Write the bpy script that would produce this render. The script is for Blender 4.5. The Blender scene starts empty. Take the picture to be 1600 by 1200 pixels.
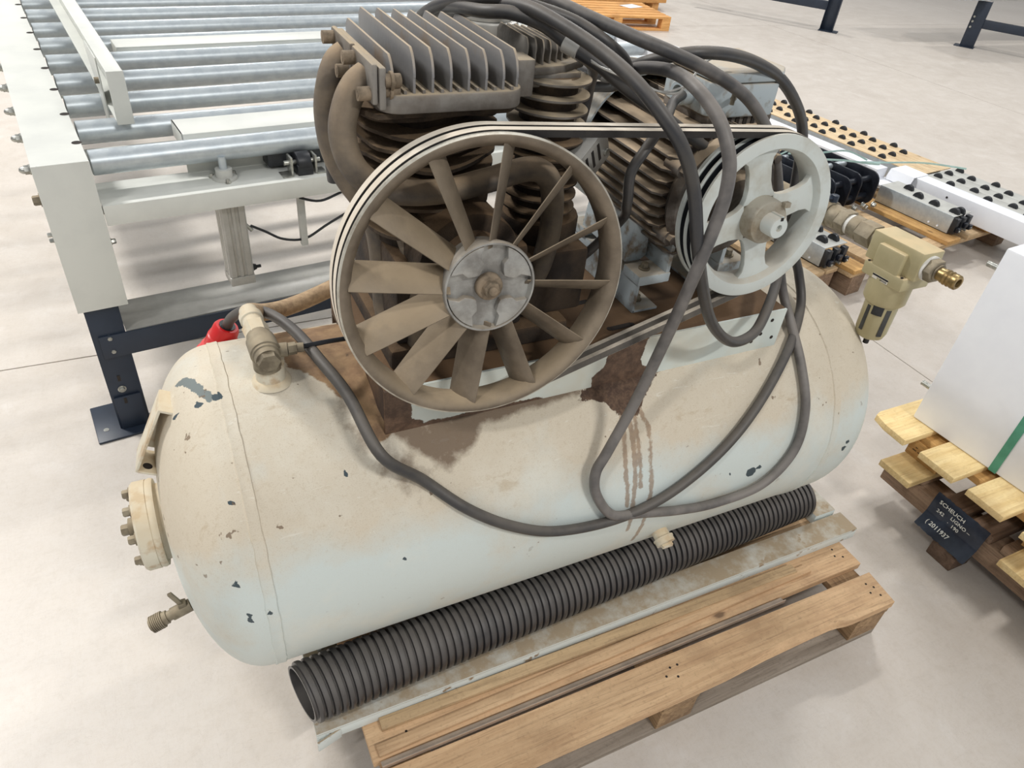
import bpy, bmesh, math, random
from math import sin, cos, pi, sqrt, atan2, radians
from mathutils import Vector, Matrix, noise
random.seed(7)
sc = bpy.context.scene
COL = sc.collection
# ------------------------------------------------------------------ camera
yaw, pitch, roll, FPX = 0.507537374, 0.655002427, 0.111773772, 1124.178
cyw, syw, cp, sp = cos(yaw), sin(yaw), cos(pitch), sin(pitch)
fwd = Vector((syw * cp, cyw * cp, -sp)); rgt = Vector((cyw, -syw, 0)); up = rgt.cross(fwd)
r2 = rgt * cos(roll) + up * sin(roll); u2 = -rgt * sin(roll) + up * cos(roll)
cd = bpy.data.cameras.new('camera'); cam = bpy.data.objects.new('camera', cd); COL.objects.link(cam)
cam.matrix_world = Matrix(((r2.x, u2.x, -fwd.x, 0), (r2.y, u2.y, -fwd.y, 0), (r2.z, u2.z, -fwd.z, 1.6), (0, 0, 0, 1)))
cd.sensor_width = 36; cd.lens = FPX / 1600 * 36; cd.clip_start = 0.02; cd.clip_end = 100
sc.camera = cam
# ------------------------------------------------------------------ light and exposure
sc.view_settings.view_transform = 'Standard'; sc.view_settings.look = 'None'
sc.view_settings.gamma = 1; sc.view_settings.use_curve_mapping = False
sc.view_settings.exposure = 0.25
w = bpy.data.worlds.new('world'); sc.world = w; w.use_nodes = True
w.node_tree.nodes['Background'].inputs[0].default_value = (0.93, 0.96, 1.0, 1)
w.node_tree.nodes['Background'].inputs[1].default_value = 0.34
def area(name, loc, sx, sy, watts, rz=0.0, col=(1, 0.985, 0.96)):
    l = bpy.data.lights.new(name, 'AREA'); l.shape = 'RECTANGLE'; l.size = sx; l.size_y = sy; l.energy = watts; l.color = col
    o = bpy.data.objects.new(name, l); COL.objects.link(o); o.location = loc; o.rotation_euler = (0, 0, rz); return o
for (lx, ly, e) in ((1.9, -4.2, 235), (-3.2, 5.2, 440), (4.6, 4.6, 130), (-3.6, -1.6, 130), (9.0, 3.0, 130), (7.0, 10.0, 150), (1.0, 10.5, 150)):  # weak camera-left lamp is an added fill for cabinet side and tank end
    area('ceiling_and_fill_lamp', (lx, ly, 6.0), 1.3, 0.3, e, 0.12)
# ------------------------------------------------------------------ materials
MATS = {}
def srgb(c):
    f = lambda v: (v / 12.92) if v <= 0.04045 else ((v + 0.055) / 1.055) ** 2.4
    return tuple(f(x / 255) for x in c) + (1,)
class NT:
    def __init__(s, name):
        s.m = bpy.data.materials.new(name); s.m.use_nodes = True; s.t = s.m.node_tree; s.n = s.t.nodes; s.l = s.t.links
        s.b = s.n['Principled BSDF']; s.tc = s.n.new('ShaderNodeTexCoord')
    def noise(s, scale, detail=4, rough=0.55, stretch=None, vec='Object', dist=0.0):
        v = s.tc.outputs[vec]
        if stretch:
            mp = s.n.new('ShaderNodeMapping'); mp.inputs['Scale'].default_value = stretch; s.l.new(v, mp.inputs[0]); v = mp.outputs[0]
        n = s.n.new('ShaderNodeTexNoise'); n.inputs['Scale'].default_value = scale; n.inputs['Detail'].default_value = detail
        n.inputs['Roughness'].default_value = rough; n.inputs['Distortion'].default_value = dist; s.l.new(v, n.inputs['Vector']); return n.outputs['Fac']
    def ramp(s, fac, a, b, lo=0.0, hi=1.0):
        r = s.n.new('ShaderNodeMapRange'); r.inputs['From Min'].default_value = a; r.inputs['From Max'].default_value = b
        r.inputs['To Min'].default_value = lo; r.inputs['To Max'].default_value = hi; s.l.new(fac, r.inputs['Value']); return r.outputs['Result']
    def math(s, op, a, b=None):
        r = s.n.new('ShaderNodeMath'); r.operation = op
        for i, x in enumerate((a, b)):
            if x is None: continue
            if isinstance(x, (int, float)): r.inputs[i].default_value = x
            else: s.l.new(x, r.inputs[i])
        return r.outputs[0]
    def mix(s, fac, a, b):
        r = s.n.new('ShaderNodeMix'); r.data_type = 'RGBA'
        for i, x in ((0, fac), (6, a), (7, b)):
            if isinstance(x, (tuple, list)): r.inputs[i].default_value = x
            elif isinstance(x, (int, float)): r.inputs[i].default_value = x
            else: s.l.new(x, r.inputs[i])
        return r.outputs[2]
    def attr(s, name):
        a = s.n.new('ShaderNodeAttribute'); a.attribute_name = name; return a.outputs['Fac']
    def nz(s):
        g = s.n.new('ShaderNodeNewGeometry'); x = s.n.new('ShaderNodeSeparateXYZ'); s.l.new(g.outputs['Normal'], x.inputs[0]); return x.outputs['Z']
    def objz(s):
        x = s.n.new('ShaderNodeSeparateXYZ'); s.l.new(s.tc.outputs['Object'], x.inputs[0]); return x.outputs
    def bump(s, h, strength=0.3, dist=0.002):
        b = s.n.new('ShaderNodeBump'); b.inputs['Strength'].default_value = strength; b.inputs['Distance'].default_value = dist
        s.l.new(h, b.inputs['Height']); s.l.new(b.outputs[0], s.b.inputs['Normal'])
    def col(s, c): 
        if isinstance(c, tuple): s.b.inputs['Base Color'].default_value = c
        else: s.l.new(c, s.b.inputs['Base Color'])
    def set(s, rough=0.5, metal=0.0):
        for k, v in (('Roughness', rough), ('Metallic', metal)):
            if isinstance(v, (int, float)): s.b.inputs[k].default_value = v
            else: s.l.new(v, s.b.inputs[k])
        return s.m
def basic(name, c, c2=None, scale=20, rough=0.5, metal=0.0, bump=0.0, dust=None, dustamt=0.6, stretch=None, lo=0.4, hi=0.62, bs=None):
    t = NT(name); c = srgb(c)
    n = t.noise(scale, 5, 0.6, stretch)
    out = t.mix(t.ramp(n, lo, hi), c, srgb(c2)) if c2 else c
    r = rough; mt = metal
    if dust:
        z = t.ramp(t.nz(), 0.1, 0.85); n2 = t.noise(14, 5, 0.65)
        f = t.math('MULTIPLY', t.math('MULTIPLY', z, t.ramp(n2, 0.3, 0.55, 0.45, 1.0)), dustamt)
        out = t.mix(f, out, srgb(dust)); r = t.ramp(f, 0, 1, rough, 0.9)
        if metal > 0: mt = t.ramp(f, 0, 1, metal, 0.0)
    t.col(out)
    if bump: t.bump(t.noise(bs or 90, 4), bump, 0.002)
    return t.set(r, mt)
def wood(name, c, c2, axis, c3=(120, 85, 50)):
    t = NT(name); st = {'x': (1.2, 16, 16), 'y': (16, 1.2, 16)}[axis]
    n = t.noise(3.2, 5, 0.6, st, dist=0.8); n2 = t.noise(4, 5, .65); n3 = t.noise(9, 8, 0.75, (st[0] * .5, st[1] * 1.4, st[2] * 1.4)); n4 = t.noise(120, 3, .6)
    o = t.mix(t.ramp(n, 0.35, 0.65), srgb(c), srgb(c2)); o = t.mix(t.ramp(n2, 0.52, 0.72, 0, 0.55), o, srgb(c3)); o = t.mix(t.ramp(n3, 0.52, 0.66, 0, 0.6), o, srgb(c3))
    o = t.mix(t.ramp(n4, .55, .7, 0, .25), o, srgb(c3))
    mp = t.n.new('ShaderNodeMapping'); mp.inputs['Scale'].default_value = tuple(1.0 if q < 5 else 2.2 for q in st); t.l.new(t.tc.outputs['Object'], mp.inputs[0])
    vo = t.n.new('ShaderNodeTexVoronoi'); vo.inputs['Scale'].default_value = 4.2; t.l.new(mp.outputs[0], vo.inputs['Vector'])
    kn = t.math('ADD', vo.outputs['Distance'], t.ramp(n3, .3, .7, -.03, .03)); o = t.mix(t.ramp(kn, .045, .075, .8, 0), o, srgb(tuple(int(q * .62) for q in c3)))
    o = t.mix(t.math('MULTIPLY', t.ramp(kn, .075, .10, 1, 0), .25), o, srgb(c3))
    t.col(o); t.bump(n3, 0.45, 0.002); return t.set(0.78)
M = {}
DUST = (188, 168, 138)
M['paint'] = basic('off_white_paint', (208, 209, 202), (200, 201, 195), 6, 0.45, bump=0.06)
M['paint2'] = basic('white_powder_coat', (236, 238, 242), (230, 232, 237), 5, 0.5, bump=0.05)
M['navy'] = basic('navy_paint', (37, 47, 62), (32, 41, 55), 8, 0.45)
M['zinc'] = basic('galvanised_steel', (196, 203, 206), (182, 190, 195), 10, 0.4, 0.5, bump=0.02, stretch=(3, 4, 4))
M['bolt'] = basic('zinc_bolt', (190, 190, 182), (150, 150, 145), 60, 0.35, 0.8)
M['alu'] = basic('aluminium', (188, 186, 180), (180, 178, 172), 30, 0.4, 0.4)
M['black'] = basic('black_plastic', (26, 28, 32), (38, 40, 44), 30, 0.42)
M['blacksteel'] = basic('black_steel', (24, 27, 36), (40, 44, 52), 12, 0.35, 0.3)
M['castalu'] = basic('dusty_cast_aluminium', (136, 132, 126), (104, 96, 88), 14, 0.48, 0.35, bump=0.35, dust=(180, 162, 134), dustamt=0.85)
M['fin'] = basic('dusty_head_fin', (132, 131, 131), (136, 112, 84), 9, 0.45, 0.3, bump=0.25, dust=(184, 166, 140), dustamt=0.9, lo=0.56, hi=0.7)
M['cylinder'] = basic('caked_cylinder', (78, 65, 51), (44, 36, 29), 22, 0.95, bump=1.0, bs=70, dust=(132, 109, 82), dustamt=0.75)
M['crank'] = basic('caked_crankcase', (62, 50, 38), (36, 29, 24), 16, 0.95, bump=1.0, bs=110, dust=(118, 93, 66), dustamt=0.7)
M['pipe'] = basic('dusty_pipe', (118, 106, 90), (84, 78, 72), 13, 0.6, 0.15, bump=0.35, bs=120, dust=(172, 148, 118), dustamt=0.8)
M['wheel'] = basic('dusty_flywheel', (134, 122, 106), (98, 88, 76), 13, 0.48, 0.35, bump=0.3, dust=(164, 145, 117), dustamt=0.75, lo=0.36, hi=0.66)
M['rimedge'] = basic('worn_rim_edge', (196, 192, 180), (160, 152, 138), 30, 0.45, 0.4)
M['hub'] = basic('cast_hub', (172, 172, 168), (132, 130, 126), 20, 0.42, 0.5, bump=0.2, dust=(176, 156, 128), dustamt=0.5)
M['hubdark'] = basic('hub_recess', (110, 104, 96), (70, 66, 60), 30, 0.6, 0.3)
M['rustnut'] = basic('dusty_nut', (138, 122, 102), (104, 92, 76), 60, 0.85, bump=0.5)
M['rubber'] = basic('cable_rubber', (48, 49, 52), (66, 64, 62), 12, 0.36, bump=0.1, dust=(128, 119, 108), dustamt=0.45)
M['rubber2'] = basic('dusty_cable_rubber', (112, 108, 105), (62, 62, 64), 6, 0.42, bump=0.1, dust=(150, 140, 128), dustamt=0.4, lo=.45, hi=.6)
M['belt'] = basic('belt_rubber', (52, 50, 48), (40, 38, 38), 20, 0.8, dust=(206, 194, 176), dustamt=1.0)
M['belttop'] = basic('dusty_belt_back', (210, 198, 180), (218, 208, 192), 20, 0.85)
M['pulley'] = basic('pulley_paint', (198, 204, 200), (176, 174, 162), 16, 0.42, bump=0.08, dust=(178, 158, 130), dustamt=0.5, lo=0.5, hi=0.75)
M['pulleyhub'] = basic('pulley_hub', (172, 166, 152), (140, 128, 108), 24, 0.5, 0.3)
M['motor'] = basic('motor_grey_paint', (112, 106, 100), (70, 60, 52), 16, 0.62, bump=0.3, dust=(196, 174, 146), dustamt=1.0, lo=0.42, hi=0.6)
M['motorpaint'] = basic('motor_box_paint', (172, 182, 186), (128, 116, 100), 22, 0.55, bump=0.2, dust=(196, 180, 156), dustamt=0.85, lo=0.52, hi=0.64)
M['dark'] = basic('dark_interior', (34, 30, 27), (50, 42, 36), 20, 0.9)
M['saddletop'] = basic('dusty_saddle_plate', (96, 72, 50), (58, 42, 31), 7, 0.9, bump=0.5, dust=(126, 98, 68), dustamt=.45)
M['plug'] = basic('red_plug_plastic', (206, 32, 34), (190, 28, 30), 8, 0.38)
M['plug2'] = basic('pale_red_plastic', (228, 84, 82), (216, 72, 72), 8, 0.4)
M['greyplug'] = basic('grey_plastic', (170, 176, 180), None, 8, 0.4)
M['brass'] = basic('brass', (168, 144, 98), (134, 112, 74), 40, 0.35, 0.75)
M['nickel'] = basic('dusty_nickel', (146, 138, 120), (108, 100, 86), 30, 0.5, 0.45, bump=0.3, dust=(176, 158, 128), dustamt=0.5)
M['filter'] = basic('filter_cast_paint', (184, 174, 138), (172, 162, 126), 12, 0.42, 0.25, dust=(214, 190, 150), dustamt=0.7)
M['filterbowl'] = basic('filter_bowl_paint', (176, 168, 134), (166, 156, 122), 12, 0.35, 0.35)
M['glass'] = basic('dark_sight_glass', (38, 40, 42), (60, 62, 62), 20, 0.12)
M['ptfe'] = basic('thread_tape', (226, 224, 218), None, 8, 0.6)
M['hosefab'] = basic('braided_hose', (186, 158, 124), (160, 134, 104), 90, 0.85, bump=0.4, bs=300)
M['skid'] = basic('skid_paint', (212, 218, 214), (146, 124, 98), 24, 0.55, bump=0.4, dust=(160, 143, 118), dustamt=1.0, lo=0.60, hi=0.66)
M['corr'] = basic('corrugated_plastic', (46, 46, 49), (58, 56, 56), 6, 0.3, dust=(112, 106, 100), dustamt=0.6)
M['steelstrip'] = basic('steel_strip', (196, 178, 160), (176, 160, 146), 20, 0.4, 0.5)
M['woodx'] = wood('pallet_wood', (216, 182, 142), (194, 158, 120), 'x', (138, 108, 80))
M['woodx2'] = wood('weathered_lath', (204, 174, 134), (176, 148, 112), 'x', (118, 96, 70))
M['woodblk'] = wood('pallet_block_wood', (172, 142, 106), (134, 106, 76), 'y', (92, 70, 50))
M['woodyel'] = wood('yellow_pine', (238, 214, 160), (222, 192, 134), 'x', (180, 146, 98))
M['woodyel_y'] = wood('yellow_pine_end', (206, 164, 102), (184, 142, 86), 'y', (140, 100, 58))
M['wooddark'] = wood('dark_timber', (158, 132, 108), (126, 102, 82), 'y', (84, 66, 52))
M['wooddark2'] = wood('brown_timber', (126, 102, 84), (98, 78, 62), 'x', (66, 50, 40))
M['woodfar'] = wood('orange_pallet_wood', (232, 178, 112), (206, 148, 84), 'x', (150, 104, 60))
M['ply'] = wood('plywood', (224, 202, 166), (206, 180, 142), 'y', (180, 150, 112))
M['greyplate'] = basic('grey_plate', (190, 190, 184), (178, 178, 172), 10, 0.5)
M['strap'] = basic('green_strap', (84, 150, 124), (74, 138, 112), 20, 0.4)
M['strap2'] = basic('pale_green_strap', (190, 218, 210), (172, 204, 196), 20, 0.4)
M['woodgrey'] = wood('grey_bottom_wood', (156, 144, 130), (134, 122, 108), 'x', (92, 80, 68))
M['film'] = basic('dark_film', (52, 60, 74), (40, 46, 58), 14, 0.25)
M['chalk'] = basic('chalk_writing', (222, 222, 214), None, 8, 0.9)
M['labelw'] = basic('label_white', (206, 200, 186), None, 8, 0.6)
M['stamp'] = basic('stamp_ink', (70, 52, 34), None, 8, 0.9)
# floor concrete
t = NT('concrete'); n1 = t.noise(0.8, 7, 0.65); n2 = t.noise(6, 7, 0.7, dist=.6); n3 = t.noise(90, 5, 0.75); n4 = t.noise(2.4, 6, 0.75, (1, 5, 1), dist=2.5); n5 = t.noise(3.1, 6, 0.75, (6, 1, 1), dist=2.5)
o = t.mix(t.ramp(n1, 0.36, 0.62), srgb((206, 198, 188)), srgb((190, 181, 170))); o = t.mix(t.ramp(n2, 0.42, 0.66, 0, 0.6), o, srgb((214, 209, 203)))
o = t.mix(t.ramp(n3, 0.52, 0.72, 0, 0.35), o, srgb((172, 160, 146))); o = t.mix(t.ramp(n2, 0.60, 0.72, 0.5, 0), o, t.mix(t.ramp(n3, .4, .6), srgb((196, 186, 174)), srgb((204, 196, 187))))
for q in (n4, n5): o = t.mix(t.ramp(t.math('ABSOLUTE', t.math('SUBTRACT', q, .5)), .0015, .004, .32, 0), o, srgb((158, 146, 132)))
o = t.mix(t.ramp(t.noise(22, 6, .75), .5, .7, 0, .3), o, srgb((178, 168, 156)))
t.col(o); t.bump(n3, 0.10, 0.001); M['concrete'] = t.set(t.ramp(n2, 0.3, 0.7, 0.36, 0.55))
# tank paint with dust, oil and chips held in mesh attributes
t = NT('dusty_tank_paint')
fine = t.noise(160, 5, 0.7); med = t.noise(26, 6, 0.65); big = t.noise(6, 5, 0.6); scr = t.noise(9, 5, 0.7, (1, 1, 9), dist=2.0)
edge = t.noise(60, 6, 0.7)
dm = t.math('ADD', t.attr('dust'), t.ramp(big, 0.3, 0.7, -0.35, 0.35))
o = t.mix(t.ramp(dm, 0.15, 0.85), srgb((202, 210, 206)), srgb((206, 195, 175)))
vf = t.noise(520, 3, 0.8); f2 = t.noise(90, 6, 0.8)
o = t.mix(t.ramp(t.noise(3.5, 5, 0.65), 0.52, 0.68, 0, 0.5), o, srgb((222, 218, 204)))
o = t.mix(t.math('MULTIPLY', t.ramp(vf, 0.56, 0.70, 0, 0.55), t.ramp(dm, 0.0, 0.8, 0.2, 1)), o, srgb((160, 138, 108)))
o = t.mix(t.math('MULTIPLY', t.ramp(f2, 0.54, 0.72, 0, 0.5), t.ramp(dm, 0.1, 0.8, 0.1, 1)), o, srgb((178, 160, 132)))
o = t.mix(t.math('MULTIPLY', t.ramp(t.noise(5, 6, 0.75, (1, 3, 1.2)), 0.60, 0.66, 0, 0.55), t.ramp(dm, 0.3, 0.9)), o, srgb((182, 164, 136)))
o = t.mix(t.math('MULTIPLY', t.ramp(t.noise(30, 5, 0.8, (.35, 2, 2), dist=3.0), 0.665, 0.68, 0, 0.7), t.ramp(dm, 0.1, 0.6, .25, 1)), o, srgb((226, 224, 214)))
o = t.mix(t.math('MULTIPLY', t.ramp(scr, 0.64, 0.68, 0, 0.5), t.ramp(dm, 0.2, 0.7)), o, srgb((224, 220, 208)))
def msk(name, lo=0.45, hi=0.55, k=0.55, nn=edge):
    return t.ramp(t.math('ADD', t.attr(name), t.ramp(nn, 0.25, 0.75, -k, k)), lo, hi)
o = t.mix(t.math('MULTIPLY', msk('brown', 0.4, 0.6, 0.4, med), 0.92), o, t.mix(t.ramp(med, 0.4, 0.6), srgb((158, 124, 84)), srgb((128, 94, 60))))
o = t.mix(t.math('MULTIPLY', msk('oil', 0.35, 0.85, 0.35, med), 0.85), o, srgb((98, 76, 55)))
o = t.mix(t.math('MULTIPLY', msk('drip', 0.4, 0.75, 0.55), 0.72), o, t.mix(t.ramp(f2, .4, .6), srgb((124, 96, 72)), srgb((150, 122, 94))))
o = t.mix(msk('blot', 0.42, 0.55, 0.5), o, t.mix(t.ramp(f2, 0.42, 0.66), srgb((70, 50, 37)), srgb((108, 84, 64))))
o = t.mix(msk('chip', 0.46, 0.52, 0.4), o, srgb((112, 120, 118)))
o = t.mix(msk('chipd', 0.46, 0.52, 0.3), o, srgb((60, 74, 80)))
o = t.mix(t.math('MULTIPLY', t.ramp(t.noise(38, 3, 0.5), 0.70, 0.72), t.ramp(dm, 0.1, 0.6, 0.1, 0.8)), o, srgb((110, 88, 66)))
t.col(o); t.bump(f2, 0.22, 0.002); M['tank'] = t.set(t.ramp(dm, 0, 1, 0.42, 0.75))
# saddle side paint: white with brown peeled patches
t = NT('peeled_saddle_paint'); med = t.noise(22, 6, 0.7)
o = t.mix(t.ramp(t.noise(9, 4), 0.4, 0.7, 0, 0.6), srgb((206, 214, 208)), srgb((196, 184, 160)))
o = t.mix(t.ramp(t.math('ADD', t.attr('oil'), t.ramp(med, 0.25, 0.75, -0.5, 0.5)), 0.42, 0.52), o, t.mix(t.ramp(t.noise(60, 5, .7), .4, .65), srgb((72, 52, 39)), srgb((104, 80, 62))))
t.col(o); t.bump(med, 0.2, 0.002); M['saddle'] = t.set(0.5)
# ------------------------------------------------------------------ mesh helpers
class MB:
    def __init__(s): s.v = []; s.f = []
    def add(s, vs, fs, T=None):
        b = len(s.v); s.v += [tuple(T @ Vector(p)) if T is not None else tuple(p) for p in vs]; s.f += [tuple(b + i for i in f) for f in fs]; return s
    def box(s, c, d, R=None, T=None):
        x, y, z = d[0] / 2, d[1] / 2, d[2] / 2
        vs = [Vector((i * x, j * y, k * z)) for i in (-1, 1) for j in (-1, 1) for k in (-1, 1)]
        if R is not None: vs = [R @ q for q in vs]
        c = Vector(c); vs = [q + c for q in vs]
        return s.add(vs, [(0, 1, 3, 2), (4, 6, 7, 5), (0, 4, 5, 1), (2, 3, 7, 6), (0, 2, 6, 4), (1, 5, 7, 3)], T)
    def bb(s, a, b, T=None):
        a, b = Vector(a), Vector(b); return s.box((a + b) / 2, b - a, None, T)
    def cyl(s, p, q, r, r2=None, n=20, T=None, caps=True):
        return s.lathe([(0, r), ((Vector(q) - Vector(p)).length, r if r2 is None else r2)], p, Vector(q) - Vector(p), n, T, caps, caps)
    def lathe(s, prof, o, ax, n=32, T=None, c0=False, c1=False, closed=False, ph=0.0):
        o = Vector(o); ax = Vector(ax).normalized(); e1 = ax.orthogonal().normalized()
        if abs(ax.z) < 0.9: e1 = ax.cross(Vector((0, 0, 1))).normalized()
        e2 = ax.cross(e1); vs = []; fs = []
        for a, r in prof:
            for i in range(n):
                t_ = 2 * pi * i / n + ph; vs.append(o + ax * a + (e1 * cos(t_) + e2 * sin(t_)) * r)
        m = len(prof)
        for k in range(m if closed else m - 1):
            k2 = (k + 1) % m
            for i in range(n):
                j = (i + 1) % n; fs.append((k * n + i, k * n + j, k2 * n + j, k2 * n + i))
        if c0: fs.append(tuple(range(n))[::-1])
        if c1: fs.append(tuple((m - 1) * n + i for i in range(n)))
        return s.add(vs, fs, T)
    def tube(s, pts, r, n=10, closed=False, caps=True, T=None, smooth=0, rf=None):
        P = [Vector(p) for p in pts]
        if smooth: P = spline(P, smooth, closed)
        m = len(P); vs = []; fs = []; prev = None
        for i in range(m):
            a = P[(i - 1) % m] if (closed or i > 0) else P[i]; b = P[(i + 1) % m] if (closed or i < m - 1) else P[i]
            d = (b - a).normalized()
            e = (prev - d * prev.dot(d)) if prev is not None else (d.orthogonal() if abs(d.z) > 0.9 else d.cross(Vector((0, 0, 1))))
            e.normalize(); prev = e; g = d.cross(e); rr = r if rf is None else rf(i / (m - 1)) * r
            for k in range(n):
                t_ = 2 * pi * k / n; vs.append(P[i] + (e * cos(t_) + g * sin(t_)) * rr)
        for i in range(m if closed else m - 1):
            i2 = (i + 1) % m
            for k in range(n):
                k2 = (k + 1) % n; fs.append((i * n + k, i * n + k2, i2 * n + k2, i2 * n + k))
        if caps and not closed: fs.append(tuple(range(n))[::-1]); fs.append(tuple((m - 1) * n + k for k in range(n)))
        return s.add(vs, fs, T)
    def prism(s, poly, d0, d1, T=None):
        # poly in local (x, y), extruded along local z from d0 to d1
        n = len(poly); vs = [(x, y, d0) for x, y in poly] + [(x, y, d1) for x, y in poly]
        fs = [tuple(range(n))[::-1], tuple(range(n, 2 * n))] + [(i, (i + 1) % n, n + (i + 1) % n, n + i) for i in range(n)]
        return s.add(vs, fs, T)
def spline(P, k, closed=False):
    n = len(P); out = []
    for i in range(n if closed else n - 1):
        g = lambda j: P[j % n] if closed else P[max(0, min(n - 1, j))]
        p0, p1, p2, p3 = g(i - 1), g(i), g(i + 1), g(i + 2)
        for q in range(k):
            u = q / k
            out.append(0.5 * ((2 * p1) + (p2 - p0) * u + (2 * p0 - 5 * p1 + 4 * p2 - p3) * u * u + (3 * p1 - p0 - 3 * p2 + p3) * u ** 3))
    if not closed: out.append(P[-1])
    return out
OFF = {}
def obj(name, mb, mat, parent=None, sm=True, bevel=0.0, ang=38, off=None, loc=None):
    me = bpy.data.meshes.new(name)
    o_ = off if off is not None else (OFF[parent.name] if parent else Vector((0, 0, 0)))
    me.from_pydata([tuple(Vector(p) - o_) for p in mb.v], [], mb.f); me.update()
    b = bmesh.new(); b.from_mesh(me); bmesh.ops.recalc_face_normals(b, faces=b.faces)
    if bevel:
        es = [e for e in b.edges if e.is_manifold and e.calc_face_angle(0) > 0.6]
        bmesh.ops.bevel(b, geom=es, offset=bevel, segments=2, affect='EDGES', profile=0.5, clamp_overlap=True)
    b.to_mesh(me); b.free()
    if sm: me.shade_smooth(); me.set_sharp_from_angle(angle=radians(ang))
    if mat is not None: me.materials.append(mat)
    o = bpy.data.objects.new(name, me); COL.objects.link(o)
    if parent: o.parent = parent; OFF[o.name] = o_
    else: o.location = o_; OFF[o.name] = o_
    if loc is not None: o.location = Vector(loc)
    return o
def dup(o, loc, parent='same', rot=None):
    c = o.copy(); COL.objects.link(c)
    if parent != 'same': c.parent = parent
    c.location = Vector(loc)
    if rot is not None: c.rotation_euler = rot
    OFF[c.name] = OFF.get(o.name, Vector((0, 0, 0))); return c
def root(name, label, cat, loc, rz=0.0, group=None):
    o = bpy.data.objects.new(name, None); o.empty_display_size = 0.1; COL.objects.link(o)
    o.rotation_euler = (0, 0, rz); o.location = Matrix.Rotation(rz, 4, 'Z') @ Vector(loc); OFF[o.name] = Vector(loc)
    return tag(o, label, cat, group)
def tag(o, label, cat, group=None):
    o['label'] = label; o['category'] = cat
    if group: o['group'] = group
    return o
def frame(o, n, xdir=(1, 0, 0)):
    """local x ~ xdir, local y ~ up, local z = n (axis)"""
    n = Vector(n).normalized(); x = Vector(xdir); x = (x - n * x.dot(n)).normalized(); y = n.cross(x)
    if y.z < 0: y = -y
    return Matrix(((x.x, y.x, n.x, o[0]), (x.y, y.y, n.y, o[1]), (x.z, y.z, n.z, o[2]), (0, 0, 0, 1)))
def hexbolt(mb, p, ax, r, h, T=None, washer=True):
    ax = Vector(ax).normalized(); p = Vector(p)
    if washer: mb.cyl(p, p + ax * h * 0.2, r * 1.35, n=16, T=T)
    mb.lathe([(h * 0.2, r), (h * 0.85, r), (h, r * 0.82)], p, ax, 6, T, True, True)
# ------------------------------------------------------------------ floor
ca, sa = cos(0.1231), sin(0.1231)
RA = 0.1231
fl = obj('floor', MB().bb((-8, -4, -0.2), (16, 16, -0.012)), M['dark'], sm=False); fl['kind'] = 'structure'
OFF[fl.name] = Vector((0, 0, 0))
xs_ = [-8, -1.75, 2.63, 7.0, 11.4, 16]; ys_ = [-4, 2.445, 7.2, 11.9, 16]
for i in range(5):
    for j in range(4):
        g = 0.003; obj('slab', MB().bb((xs_[i] + g, ys_[j] + g, -0.013), (xs_[i + 1] - g, ys_[j + 1] - g, 0)), M['concrete'], fl, sm=False)
# ------------------------------------------------------------------ air compressor: root and tank
TY, TZ, TR = 1.059, 0.522, 0.31
AC = root('air_compressor', 'large dusty off-white piston air compressor with spoked flywheel standing on the front pallet', 'air compressor', (0.67, TY, 0.14))
def attr_patches(me, off, patches, proj):
    for nm, fn in patches.items():
        a = me.attributes.new(nm, 'FLOAT', 'POINT')
        a.data.foreach_set('value', [fn(*proj(Vector(v.co) + off), v.co) for v in me.vertices])
def seg_d(p, a, b):
    ax, ay = a; bx, by = b; dx, dy = bx - ax, by - ay; L = dx * dx + dy * dy
    t_ = 0 if L == 0 else max(0, min(1, ((p[0] - ax) * dx + (p[1] - ay) * dy) / L))
    return sqrt((p[0] - ax - dx * t_) ** 2 + (p[1] - ay - dy * t_) ** 2)
def poly_sd(p, P):
    d = 9; ins = False
    for i in range(len(P)):
        a, b = P[i], P[(i + 1) % len(P)]; d = min(d, seg_d(p, a, b))
        if (a[1] > p[1]) != (b[1] > p[1]) and p[0] < (b[0] - a[0]) * (p[1] - a[1]) / (b[1] - a[1]) + a[0]: ins = not ins
    return -d if ins else d
sst = lambda x, a, b: (lambda q: q * q * (3 - 2 * q))(max(0.0, min(1.0, (x - a) / (b - a))))
soft = lambda d, wd: 1 - sst(d, -wd, wd)
P_brown = [(.12, -.16), (.33, -.14), (.30, .17), (.242, .205), (.226, .136), (.195, .09), (.165, .045), (.135, .01)]
P_oil = [(.25, .12), (.472, .165), (.639, .165), (.64, .201), (.49, .207), (.43, .215), (.40, .25), (.349, .278), (.321, .25), (.27, .20)]
P_blot = [(.675, .16), (.70, .125), (.775, .12), (.765, .185), (.82, .186), (.775, .225), (.745, .262), (.70, .255), (.675, .222), (.625, .208)]
DR = [[(.708, .235), (.704, .307), (.701, .371), (.708, .448)], [(.722, .25), (.722, .324), (.722, .391), (.724, .471), (.727, .53)], [(.746, .235), (.762, .294), (.76, .36), (.762, .449), (.762, .539), (.764, .60)], [(.735, .24), (.734, .33), (.736, .41)]]
CH = [(-.053, .046, .006), (-.014, .059, .007), (.015, .056, .009), (1.03, .462, .013), (1.051, .456, .006), (1.112, .47, .005), (1.128, .455, .007), (-.006, .437, .005), (.023, .435, .006), (-.006, .447, .006), (-.019, .372, .006), (.003, .239, .004), (.179, .237, .005), (.968, .451, .004), (1.322, .464, .007), (1.316, .481, .007), (.641, .124, .004), (.25, .41, .004), (.24, .43, .003)]
BARE = [(-.036, -.03), (-.02, .0), (-.008, .03), (.004, .055)]
def mind(x, s, L): return min(seg_d((x, s), L[i], L[i + 1]) for i in range(len(L) - 1))
def a_dust(x, s, th, co): 
    z = TZ + TR * cos(th); return sst(z, .58, .72) * (0.85 if x > .0 else 0.7) + 0.15 * sst(z, .3, .6)
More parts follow.
